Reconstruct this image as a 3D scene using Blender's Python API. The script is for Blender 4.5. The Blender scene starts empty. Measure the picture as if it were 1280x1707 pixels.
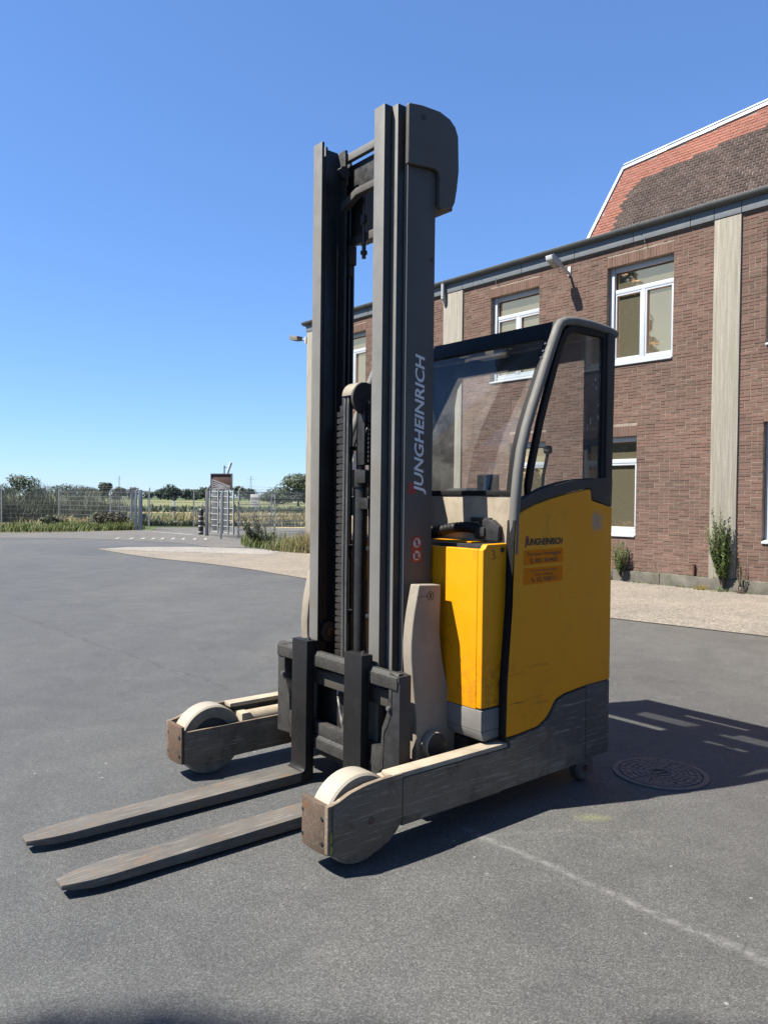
import bpy, bmesh, math, random
import numpy as np
from mathutils import Vector, Matrix

random.seed(7)
SC = bpy.context.scene
COL = SC.collection
R = math.radians

# ------------------------------------------------------------------ camera, sky, sun, exposure
CAM_H = 1.28
PITCH, ROLL = R(0.95), 0.0113
_fw = Vector((0, math.cos(PITCH), -math.sin(PITCH)))
_rt0 = Vector((1, 0, 0)); _up0 = _rt0.cross(_fw)
_rt = math.cos(ROLL) * _rt0 + math.sin(ROLL) * _up0
_up = -math.sin(ROLL) * _rt0 + math.cos(ROLL) * _up0
cam = bpy.data.cameras.new('camera')
cam.sensor_fit = 'VERTICAL'; cam.sensor_height = 36.0
cam.lens = 1290.0 / 1707.0 * 36.0
cam.clip_start = 0.05; cam.clip_end = 5000
camo = bpy.data.objects.new('camera', cam); COL.objects.link(camo)
camo.matrix_world = Matrix(((_rt.x, _up.x, -_fw.x, 0), (_rt.y, _up.y, -_fw.y, 0), (_rt.z, _up.z, -_fw.z, CAM_H), (0, 0, 0, 1)))
SC.camera = camo

SUN_EL = math.atan(1 / 0.721)
SUN_AZ = math.atan2(-0.694, -0.195)          # clockwise from +Y
world = bpy.data.worlds.new('World'); SC.world = world; world.use_nodes = True
wn = world.node_tree
sky = wn.nodes.new('ShaderNodeTexSky'); sky.sky_type = 'NISHITA'; sky.sun_disc = False
sky.sun_elevation = SUN_EL; sky.sun_rotation = SUN_AZ
sky.air_density = 1.0; sky.dust_density = 0.0; sky.ozone_density = 10.0; sky.altitude = 0
gam = wn.nodes.new('ShaderNodeGamma'); gam.inputs[1].default_value = 0.75      # softer fall-off towards the zenith
tint = wn.nodes.new('ShaderNodeMix'); tint.data_type = 'RGBA'; tint.blend_type = 'MULTIPLY'
tint.inputs[0].default_value = 1.0; tint.inputs[7].default_value = (0.97, 1.18, 1.50, 1)
wn.links.new(sky.outputs[0], gam.inputs[0]); wn.links.new(gam.outputs[0], tint.inputs[6])
wn.links.new(tint.outputs[2], wn.nodes['Background'].inputs[0])
wn.nodes['Background'].inputs[1].default_value = 0.058
sun = bpy.data.lights.new('sun', 'SUN'); sun.energy = 5.0; sun.angle = R(0.53); sun.color = (1.0, 0.945, 0.86)
suno = bpy.data.objects.new('sun', sun); COL.objects.link(suno)
suno.rotation_euler = Vector((0.694, 0.195, -1)).to_track_quat('-Z', 'Y').to_euler()
suno.location = (-20, -10, 30)
SC.view_settings.view_transform = 'Standard'; SC.view_settings.look = 'None'
SC.view_settings.gamma = 1.0; SC.view_settings.use_curve_mapping = False
SC.view_settings.exposure = 1.80
SC.render.engine = 'CYCLES'
SC.cycles.max_bounces = 8; SC.cycles.transparent_max_bounces = 12
SC.cycles.use_denoising = True

# ------------------------------------------------------------------ mesh builder
class MB:
    def __init__(self): self.v = []; self.f = []; self.m = []; self.cm = 0
    def add(self, vs, fs, mi=None):
        o = len(self.v); self.v += [tuple(p) for p in vs]
        for f in fs: self.f.append(tuple(i + o for i in f)); self.m.append(self.cm if mi is None else mi)
        return self
    def box(self, x0, x1, y0, y1, z0, z1, rot=None, mi=None):
        vs = [Vector((x, y, z)) for z in (z0, z1) for y in (y0, y1) for x in (x0, x1)]
        if rot is not None:
            c = Vector(((x0 + x1) / 2, (y0 + y1) / 2, (z0 + z1) / 2)); vs = [rot @ (p - c) + c for p in vs]
        return self.add(vs, [(0, 2, 3, 1), (4, 5, 7, 6), (0, 1, 5, 4), (2, 6, 7, 3), (0, 4, 6, 2), (1, 3, 7, 5)], mi)
    def prism(self, pts, axis, a, b, mi=None):
        """polygon pts in the two axes other than AXIS (x: yz, y: xz, z: xy), from a to b"""
        def P(p, t):
            return {'x': (t, p[0], p[1]), 'y': (p[0], t, p[1]), 'z': (p[0], p[1], t)}[axis]
        n = len(pts)
        ar = sum(pts[i][0] * pts[(i + 1) % n][1] - pts[(i + 1) % n][0] * pts[i][1] for i in range(n))
        if axis == 'y': ar = -ar
        q = list(pts) if ar > 0 else list(pts)[::-1]
        if a > b: a, b = b, a
        vs = [P(p, a) for p in q] + [P(p, b) for p in q]
        fs = [tuple(range(n))[::-1], tuple(range(n, 2 * n))] + [(i, (i + 1) % n, n + (i + 1) % n, n + i) for i in range(n)]
        return self.add(vs, fs, mi)
    def cyl(self, p0, p1, r0, r1=None, seg=16, caps=True, mi=None):
        r1 = r0 if r1 is None else r1
        p0, p1 = Vector(p0), Vector(p1); ax = (p1 - p0).normalized()
        u = ax.orthogonal().normalized(); w = ax.cross(u)
        vs = [p + r * (math.cos(2 * math.pi * i / seg) * u + math.sin(2 * math.pi * i / seg) * w) for p, r in ((p0, r0), (p1, r1)) for i in range(seg)]
        fs = [(i, (i + 1) % seg, seg + (i + 1) % seg, seg + i) for i in range(seg)]
        if caps: fs += [tuple(range(seg))[::-1], tuple(range(seg, 2 * seg))]
        return self.add(vs, fs, mi)
    def tube(self, path, r, seg=8, mi=None, caps=True):
        path = [Vector(p) for p in path]; n = len(path)
        rr = r if isinstance(r, (list, tuple)) else [r] * n
        vs = []; u = None
        for i, p in enumerate(path):
            t = (path[min(i + 1, n - 1)] - path[max(i - 1, 0)]).normalized()
            u = t.orthogonal().normalized() if u is None else (u - t * u.dot(t)).normalized()
            w = t.cross(u)
            vs += [p + rr[i] * (math.cos(2 * math.pi * k / seg) * u + math.sin(2 * math.pi * k / seg) * w) for k in range(seg)]
        fs = [(i * seg + k, i * seg + (k + 1) % seg, (i + 1) * seg + (k + 1) % seg, (i + 1) * seg + k) for i in range(n - 1) for k in range(seg)]
        if caps: fs += [tuple(range(seg))[::-1], tuple(range((n - 1) * seg, n * seg))]
        return self.add(vs, fs, mi)
    def lathe(self, prof, c, axis, seg=32, mi=None):
        """closed profile [(r, t)] turned about AXIS through c"""
        c = Vector(c); A = {'x': Vector((1, 0, 0)), 'y': Vector((0, 1, 0)), 'z': Vector((0, 0, 1))}[axis]
        u = A.orthogonal().normalized(); w = A.cross(u); n = len(prof)
        vs = [c + A * t + r * (math.cos(2 * math.pi * i / seg) * u + math.sin(2 * math.pi * i / seg) * w) for i in range(seg) for r, t in prof]
        fs = [(i * n + k, ((i + 1) % seg) * n + k, ((i + 1) % seg) * n + (k + 1) % n, i * n + (k + 1) % n) for i in range(seg) for k in range(n)]
        return self.add(vs, fs, mi)
    def build(self, name, mats, parent=None, bevel=0.0, smooth=True, seg=2, loc=None, angle=35, fix=True):
        me = bpy.data.meshes.new(name)
        me.from_pydata(self.v, [], self.f)
        mats = mats if isinstance(mats, (list, tuple)) else [mats]
        for m in mats: me.materials.append(m)
        me.polygons.foreach_set('material_index', self.m)
        bm = bmesh.new(); bm.from_mesh(me)
        if fix: bmesh.ops.recalc_face_normals(bm, faces=bm.faces)
        if bevel > 0:
            es = [e for e in bm.edges if len(e.link_faces) == 2 and e.calc_face_angle(0) > R(30)]
            bmesh.ops.bevel(bm, geom=es, offset=bevel, segments=seg, profile=0.6, affect='EDGES', clamp_overlap=True)
        if smooth:
            for f in bm.faces: f.smooth = True
            for e in bm.edges:
                if len(e.link_faces) != 2 or e.calc_face_angle(0) > R(angle): e.smooth = False
        bm.to_mesh(me); bm.free()
        o = bpy.data.objects.new(name, me); COL.objects.link(o)
        if parent is not None: o.parent = parent
        if loc is not None: o.location = loc
        return o

def tag(o, label=None, cat=None, group=None, kind=None):
    if label: o['label'] = label
    if cat: o['category'] = cat
    if group: o['group'] = group
    if kind: o['kind'] = kind
    return o

def thing(name, label, cat, loc=(0, 0, 0), rz=0.0, group=None):
    o = bpy.data.objects.new(name, None); COL.objects.link(o); o.empty_display_size = 0.2
    o.location = loc; o.rotation_euler = (0, 0, rz)
    return tag(o, label, cat, group)

def raw(name, verts, faces, mats, parent=None, smooth=False, mi=None):
    me = bpy.data.meshes.new(name)
    me.from_pydata(verts, [], faces)
    for m in (mats if isinstance(mats, (list, tuple)) else [mats]): me.materials.append(m)
    if mi is not None: me.polygons.foreach_set('material_index', mi)
    if smooth: me.polygons.foreach_set('use_smooth', [True] * len(me.polygons))
    o = bpy.data.objects.new(name, me); COL.objects.link(o)
    if parent is not None: o.parent = parent
    return o

# ------------------------------------------------------------------ materials
class NT:
    def __init__(self, name):
        self.m = bpy.data.materials.new(name); self.m.use_nodes = True
        self.t = self.m.node_tree; self.b = self.t.nodes['Principled BSDF']
        self.geo = None; self.tc = None
    def n(self, typ, **kw):
        nd = self.t.nodes.new(typ)
        for k, v in kw.items(): setattr(nd, k, v)
        return nd
    def put(self, sock, val):
        if val is None: return
        if isinstance(val, bpy.types.NodeSocket): self.t.links.new(val, sock)
        elif isinstance(val, (tuple, list)) and len(val) == 3 and sock.type == 'RGBA': sock.default_value = (*val, 1)
        else: sock.default_value = val
    def obj(self):
        if self.tc is None: self.tc = self.n('ShaderNodeTexCoord')
        return self.tc.outputs['Object']
    def pos(self):
        if self.geo is None: self.geo = self.n('ShaderNodeNewGeometry')
        return self.geo.outputs['Position']
    def mapping(self, vec, scale=(1, 1, 1), loc=(0, 0, 0), rot=(0, 0, 0)):
        nd = self.n('ShaderNodeMapping'); self.put(nd.inputs['Vector'], vec)
        nd.inputs['Scale'].default_value = scale; nd.inputs['Location'].default_value = loc; nd.inputs['Rotation'].default_value = rot
        return nd.outputs[0]
    def noise(self, vec, scale, detail=3, rough=0.55, dist=0.0):
        nd = self.n('ShaderNodeTexNoise'); self.put(nd.inputs['Vector'], vec)
        nd.inputs['Scale'].default_value = scale; nd.inputs['Detail'].default_value = detail
        nd.inputs['Roughness'].default_value = rough; nd.inputs['Distortion'].default_value = dist
        return nd.outputs['Fac']
    def voronoi(self, vec, scale, feature='F1', out='Distance', rand=1.0):
        nd = self.n('ShaderNodeTexVoronoi', feature=feature); self.put(nd.inputs['Vector'], vec)
        nd.inputs['Scale'].default_value = scale; nd.inputs['Randomness'].default_value = rand
        return nd.outputs[out]
    def ramp(self, fac, stops, interp='LINEAR'):
        nd = self.n('ShaderNodeValToRGB'); self.put(nd.inputs[0], fac)
        cr = nd.color_ramp; cr.interpolation = interp
        while len(cr.elements) < len(stops): cr.elements.new(0.5)
        for e, (p, c) in zip(cr.elements, stops):
            e.position = p; e.color = (c, c, c, 1) if isinstance(c, (int, float)) else (*c, 1)
        return nd.outputs[0]
    def mix(self, fac, a, b, mode='MIX'):
        nd = self.n('ShaderNodeMix', data_type='RGBA', blend_type=mode)
        self.put(nd.inputs[0], fac); self.put(nd.inputs[6], a); self.put(nd.inputs[7], b)
        return nd.outputs[2]
    def math(self, op, a, b=None, c=None, clamp=False):
        nd = self.n('ShaderNodeMath', operation=op, use_clamp=clamp)
        self.put(nd.inputs[0], a)
        if b is not None: self.put(nd.inputs[1], b)
        if c is not None: self.put(nd.inputs[2], c)
        return nd.outputs[0]
    def sep(self, vec):
        nd = self.n('ShaderNodeSeparateXYZ'); self.put(nd.inputs[0], vec); return nd.outputs
    def dist(self, vec, p):
        nd = self.n('ShaderNodeVectorMath', operation='DISTANCE'); self.put(nd.inputs[0], vec); nd.inputs[1].default_value = p
        return nd.outputs['Value']
    def bump(self, h, strength=0.3, dist=0.01, normal=None):
        nd = self.n('ShaderNodeBump'); self.put(nd.inputs['Height'], h)
        nd.inputs['Strength'].default_value = strength; nd.inputs['Distance'].default_value = dist
        if normal is not None: self.put(nd.inputs['Normal'], normal)
        return nd.outputs[0]
    def out(self, col=None, rough=None, metal=None, normal=None, spec=None, coat=None, k=0.45):
        if col is not None and k != 1 and not (metal is not None and metal > .9): col = self.mix(1.0, col, (k, k, k), 'MULTIPLY')
        self.put(self.b.inputs['Base Color'], col); self.put(self.b.inputs['Roughness'], rough)
        self.put(self.b.inputs['Metallic'], metal)
        if normal is not None: self.put(self.b.inputs['Normal'], normal)
        if spec is not None: self.put(self.b.inputs['Specular IOR Level'], spec)
        if coat is not None: self.put(self.b.inputs['Coat Weight'], coat)
        return self.m

def plain(name, col, rough=0.6, metal=0.0, var=0.15, scale=6, bump=0.0, spec=0.5, dirt=None, dirt_amt=0.5):
    t = NT(name); p = t.obj()
    a = t.noise(p, scale, 4, 0.6)
    c = t.mix(t.ramp(a, [(0.3, 0.0), (0.7, 1.0)]), tuple(x * (1 - var) for x in col), tuple(min(1, x * (1 + var)) for x in col))
    if dirt:
        d = t.ramp(t.noise(p, scale * 0.6, 6, 0.72, 0.4), [(0.5, 0.0), (0.72, dirt_amt)])
        c = t.mix(d, c, dirt)
    r = t.ramp(t.noise(p, scale * 4, 3), [(0.3, max(0.02, rough - 0.1)), (0.7, min(1, rough + 0.1))])
    nm = t.bump(t.noise(p, scale * 20, 3), bump, 0.002) if bump else None
    return t.out(c, r, metal, nm, spec)

def worn_metal(name, base, bright, rust, scale=5, stretch=(1, 1, 1), rust_amt=0.5, bright_amt=0.5, rough=0.6, metal=0.0, scratch=True, rear=None):
    """painted steel that is scuffed and rusty: streaks run along the local x axis"""
    t = NT(name); p = t.obj()
    big = t.noise(p, scale * 0.5, 5, 0.65)
    c = t.mix(t.ramp(big, [(0.35, 0.0), (0.7, 1.0)]), base, tuple(x * 1.5 for x in base))
    if rear:      # paint that is still on at the rear and worn off towards the wheels
        xx = t.math('ADD', t.sep(p)[0], t.math('MULTIPLY', t.math('SUBTRACT', t.noise(p, 6, 5, 0.7), 0.5), 0.9))
        zz = t.math('MULTIPLY', t.math('SUBTRACT', t.sep(p)[2], 0.27), 1.6)
        c = t.mix(t.ramp(t.math('MULTIPLY_ADD', t.math('SUBTRACT', xx, zz), -1.0, -0.45), [(0.25, 0.0), (0.6, 1.0)]), c, rear)
    ps = t.mapping(p, (0.35 * stretch[0], 3 * stretch[1], 5 * stretch[2]))
    s1 = t.ramp(t.noise(ps, scale * 3, 6, 0.75, 0.3), [(0.55, 0.0), (0.70, bright_amt)])
    c = t.mix(s1, c, bright)
    rr = t.ramp(t.noise(p, scale * 1.3, 6, 0.75, 0.6), [(0.52, 0.0), (0.68, rust_amt)])
    c = t.mix(rr, c, rust)
    if scratch:
        p2 = t.mapping(p, (0.12, 6, 10), rot=(0, 0.10, 0))
        s2 = t.ramp(t.noise(p2, scale * 5, 3, 0.6), [(0.66, 0.0), (0.70, 0.55)])
        s2 = t.math('MULTIPLY', s2, t.ramp(t.noise(p, scale * 0.8, 2), [(0.45, 0.0), (0.6, 1.0)]))
        c = t.mix(s2, c, tuple(min(1, x * 1.4 + 0.08) for x in bright))
    nm = t.bump(t.noise(p, scale * 25, 4, 0.7), 0.25, 0.003)
    return t.out(c, rough, metal, nm, 0.22)

def m_asphalt():
    t = NT('asphalt'); p = t.pos()
    xy = t.sep(p)
    fine = t.voronoi(p, 270, 'F1', 'Color')
    g = t.sep(fine)[0]
    n1 = t.noise(p, 420, 2, 0.6)
    n2 = t.noise(p, 60, 3, 0.6)
    st = t.ramp(g, [(0.0, 0.03), (0.3, 0.065), (0.6, 0.11), (0.85, 0.155), (0.95, 0.20), (1.0, 0.27)])
    c = t.mix(0.28, st, t.ramp(n1, [(0.3, 0.05), (0.7, 0.16)]))
    c = t.mix(t.ramp(n2, [(0.3, 0.0), (0.75, 0.35)]), c, (0.135, 0.13, 0.125), 'MIX')
    # old lighter and darker patches, wheel marks
    big = t.noise(t.mapping(p, (1, 0.55, 1)), 0.55, 5, 0.62, 0.5)
    c = t.mix(1.0, c, t.ramp(big, [(0.25, (0.74, 0.75, 0.78)), (0.5, (1.0, 1.0, 1.0)), (0.75, (1.24, 1.21, 1.15))]), 'MULTIPLY')
    med = t.noise(p, 3.2, 6, 0.7, 0.9)
    c = t.mix(1.0, c, t.ramp(med, [(0.3, (0.84, 0.84, 0.85)), (0.7, (1.16, 1.15, 1.14))]), 'MULTIPLY')
    # warmer tint to the near right, cooler to the left
    tint = t.ramp(t.math('MULTIPLY_ADD', xy[0], 0.10, t.math('MULTIPLY_ADD', xy[1], -0.02, 0.5)), [(0.15, (1.04, 1.10, 1.12)), (0.45, (1.09, 1.12, 1.07)), (0.75, (1.16, 1.13, 1.03))])
    c = t.mix(1.0, c, tint, 'MULTIPLY')
    # chalky scuff line that runs off to the near right, and pale smudges beside it
    def line(ax, ay, bx, by, w, wob):
        L = math.hypot(bx - ax, by - ay); ux, uy = (bx - ax) / L, (by - ay) / L
        along = t.math('ADD', t.math('MULTIPLY', t.math('SUBTRACT', xy[0], ax), ux), t.math('MULTIPLY', t.math('SUBTRACT', xy[1], ay), uy))
        across = t.math('ADD', t.math('MULTIPLY', t.math('SUBTRACT', xy[0], ax), -uy), t.math('MULTIPLY', t.math('SUBTRACT', xy[1], ay), ux))
        across = t.math('ADD', across, t.math('MULTIPLY', t.math('SUBTRACT', t.noise(p, 3.0, 2), 0.5), wob))
        m = t.math('SUBTRACT', 1.0, t.math('DIVIDE', t.math('ABSOLUTE', across), w), clamp=True)
        e = t.math('MULTIPLY', t.ramp(t.math('DIVIDE', along, L), [(0.0, 0.0), (0.03, 1.0), (0.9, 1.0), (1.0, 0.0)]), m)
        return e
    grain = t.ramp(t.noise(p, 130, 4, 0.75), [(0.42, 0.0), (0.62, 1.0)])
    chalk = t.math('MULTIPLY', line(0.30, 3.03, 1.35, 1.84, 0.030, 0.09), t.ramp(t.noise(p, 28, 6, 0.8), [(0.40, 0.0), (0.6, 1.0)]))
    c = t.mix(t.math('MULTIPLY', chalk, 0.5), c, (0.40, 0.39, 0.37))
    sm = t.ramp(t.noise(t.mapping(p, (1.3, 3.0, 1), rot=(0, 0, 0.5)), 1.6, 6, 0.75, 0.8), [(0.58, 0.0), (0.74, 0.55)])
    sm = t.math('MULTIPLY', sm, t.ramp(t.math('MULTIPLY_ADD', xy[0], 0.16, 0.5), [(0.35, 0.12), (0.62, 1.0)]))
    c = t.mix(t.math('MULTIPLY', sm, grain), c, (0.33, 0.32, 0.30))
    # long crack line left of the truck
    ck = t.math('MULTIPLY', line(-4.6, 8.95, -0.85, 4.95, 0.028, 0.22), t.ramp(t.noise(p, 14, 5, 0.8), [(0.40, 0.0), (0.55, 1.0)]))
    c = t.mix(t.math('MULTIPLY', ck, 0.6), c, (0.04, 0.04, 0.042))
    ck2 = t.math('MULTIPLY', line(-4.62, 8.92, -0.85, 4.9, 0.05, 0.22), t.ramp(t.noise(p, 9, 6, 0.8), [(0.60, 0.0), (0.68, 0.7)]))
    c = t.mix(ck2, c, (0.34, 0.34, 0.33))
    # oil or damp spots further off
    sp = t.ramp(t.noise(t.mapping(p, (0.5, 0.9, 1)), 0.9, 4, 0.6, 0.3), [(0.70, 0.0), (0.76, 0.75)])
    sp = t.math('MULTIPLY', sp, t.ramp(t.math('MULTIPLY', xy[1], 0.05), [(0.30, 0.0), (0.5, 1.0)]))
    c = t.mix(sp, c, (0.03, 0.03, 0.032))
    # few white specks
    vs = t.voronoi(p, 9, 'F1', 'Distance')
    c = t.mix(t.math('MULTIPLY', t.ramp(vs, [(0.045, 1.0), (0.07, 0.0)]), t.ramp(t.noise(p, 2.0, 2), [(0.5, 0.0), (0.56, 0.8)])), c, (0.42, 0.41, 0.38))
    # yellow chalk fleck by the manhole
    yl = t.math('MULTIPLY', t.ramp(t.dist(t.mapping(p, (1.0, 2.2, 1), loc=(-0.86, -6.85, 0)), (0, 0, 0)), [(0.02, 1.0), (0.10, 0.0)]), grain)
    c = t.mix(t.math('MULTIPLY', yl, 0.6), c, (0.40, 0.42, 0.12))
    h = t.math('ADD', t.math('MULTIPLY', g, 0.6), t.math('MULTIPLY', n1, 0.4))
    nm = t.bump(h, 0.8, 0.004)
    rg = t.ramp(big, [(0.3, 0.72), (0.7, 0.86)])
    return t.out(c, rg, 0, nm, 0.35)

def m_gravelly(name, cols, s=70, light=0.0):
    t = NT(name); p = t.pos()
    g = t.sep(t.voronoi(p, s * 1.5, 'F1', 'Color'))[0]
    c = t.ramp(g, [(0.0, tuple(x * 0.55 for x in cols[0])), (0.5, cols[0]), (0.85, cols[1]), (1.0, tuple(min(1, x * 1.5) for x in cols[1]))])
    b = t.noise(p, 1.1, 5, 0.65, 0.6)
    c = t.mix(1.0, c, t.ramp(b, [(0.3, (0.84, 0.85, 0.87)), (0.7, (1.16, 1.14, 1.10))]), 'MULTIPLY')
    f = t.noise(t.mapping(p, (0.7, 2.2, 1), rot=(0, 0, -0.87)), 4, 5, 0.7, 0.4)
    c = t.mix(t.ramp(f, [(0.5, 0.0), (0.75, 0.45)]), c, cols[2])
    return t.out(c, 0.9, 0, t.bump(t.math('ADD', g, t.noise(p, 30, 3)), 0.5, 0.006), 0.2)

def m_brick(name, islands, pal, mort=None, fine=90):
    t = NT(name); p = t.obj() if False else t.pos()
    if islands:
        g = t.n('ShaderNodeNewGeometry'); rnd = g.outputs['Random Per Island']
    else:
        oi = t.n('ShaderNodeObjectInfo'); rnd = oi.outputs['Random']
    c = t.ramp(rnd, [(i / (len(pal) - 1), q) for i, q in enumerate(pal)])
    big = t.noise(p, 0.9, 4, 0.6, 0.3)
    c = t.mix(1.0, c, t.ramp(big, [(0.3, (0.78, 0.80, 0.81)), (0.7, (1.18, 1.14, 1.10))]), 'MULTIPLY')
    f = t.noise(p, fine, 4, 0.7)
    c = t.mix(t.ramp(f, [(0.45, 0.0), (0.75, 0.55)]), c, tuple(min(1, x * 1.45 + 0.02) for x in pal[len(pal) // 2]))
    d = t.noise(p, 14, 5, 0.7, 0.5)
    c = t.mix(t.ramp(d, [(0.55, 0.0), (0.75, 0.55)]), c, tuple(x * 0.5 for x in pal[0]))
    return t.out(c, 0.9, 0, t.bump(f, 0.5, 0.004), 0.15)

def m_leaf(name, a, b, c3=None, trans=0.25):
    t = NT(name)
    g = t.n('ShaderNodeNewGeometry')
    stops = [(0.0, a), (0.7, b)] + ([(1.0, c3)] if c3 else [])
    c = t.ramp(g.outputs['Random Per Island'], stops)
    big = t.noise(g.outputs['Position'], 1.3, 3)
    c = t.mix(1.0, c, t.ramp(big, [(0.3, 0.75), (0.7, 1.2)]), 'MULTIPLY')
    t.out(c, 0.65, 0, None, 0.3)
    tr = t.n('ShaderNodeBsdfTranslucent'); t.put(tr.inputs[0], t.mix(1.0, c, (.45, .45, .45), 'MULTIPLY'))
    mx = t.n('ShaderNodeMixShader'); mx.inputs[0].default_value = trans
    t.t.links.new(t.b.outputs[0], mx.inputs[1]); t.t.links.new(tr.outputs[0], mx.inputs[2])
    t.t.links.new(mx.outputs[0], t.t.nodes['Material Output'].inputs[0])
    return t.m

def m_clear(name, tint=(0.8, 0.84, 0.84), dirt=0.12, refl=1.0, streaks=False):
    """thin safety glass: lets light through, mirrors at a slant, a little dusty"""
    t = NT(name); p = t.obj()
    tr = t.n('ShaderNodeBsdfTransparent'); tr.inputs[0].default_value = (*tint, 1)
    gl = t.n('ShaderNodeBsdfGlossy'); gl.inputs['Roughness'].default_value = 0.02
    fr = t.n('ShaderNodeLayerWeight'); fr.inputs[0].default_value = 0.5
    f5 = t.math('MULTIPLY_ADD', t.math('POWER', fr.outputs['Facing'], 5.0), 0.9, 0.045)
    m1 = t.n('ShaderNodeMixShader'); t.put(m1.inputs[0], t.math('MULTIPLY', f5, refl, clamp=True))
    t.t.links.new(tr.outputs[0], m1.inputs[1]); t.t.links.new(gl.outputs[0], m1.inputs[2])
    df = t.n('ShaderNodeBsdfDiffuse'); df.inputs[0].default_value = (0.5, 0.49, 0.46, 1)
    d = t.ramp(t.noise(p, 5, 6, 0.7, 0.6), [(0.4, dirt * 0.3), (0.75, dirt)])
    sp = t.ramp(t.voronoi(p, 55, 'F1', 'Distance'), [(0.03, 0.5), (0.07, 0.0)])
    sp = t.math('MULTIPLY', sp, t.ramp(t.noise(p, 9, 3), [(0.52, 0.0), (0.6, 1.0)]))
    d = t.math('ADD', d, sp, clamp=True)
    if streaks:
        q = t.mapping(p, (6, 1, 1.1), rot=(0, 0.55, 0))
        s = t.ramp(t.noise(q, 11, 3, 0.6, 0.2), [(0.66, 0.0), (0.70, 0.7)])
        s = t.math('MULTIPLY', s, t.ramp(t.dist(t.mapping(p, (1.6, 0.0, 0.8), loc=(2.11, 0, -1.43)), (0, 0, 0)), [(0.05, 1.0), (0.26, 0.0)]))
        d = t.math('ADD', d, s, clamp=True)
    m2 = t.n('ShaderNodeMixShader'); t.put(m2.inputs[0], d)
    t.t.links.new(m1.outputs[0], m2.inputs[1]); t.t.links.new(df.outputs[0], m2.inputs[2])
    t.t.links.new(m2.outputs[0], t.t.nodes['Material Output'].inputs[0])
    return t.m

def m_mirror(name, tint, rough=0.02):
    t = NT(name); p = t.obj()
    c = t.mix(t.ramp(t.noise(p, 2.5, 3), [(0.35, 0.0), (0.65, 1.0)]), tuple(x * 0.93 for x in tint), tint)
    nm = t.bump(t.noise(p, 1.6, 2), 0.06, 0.02)
    t.out(c, rough, 1.0, nm)
    df = t.n('ShaderNodeBsdfDiffuse'); df.inputs[0].default_value = (0.42, 0.38, 0.25, 1)
    mx = t.n('ShaderNodeMixShader'); mx.inputs[0].default_value = 0.13
    t.t.links.new(t.b.outputs[0], mx.inputs[1]); t.t.links.new(df.outputs[0], mx.inputs[2])
    t.t.links.new(mx.outputs[0], t.t.nodes['Material Output'].inputs[0])
    return t.m

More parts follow.
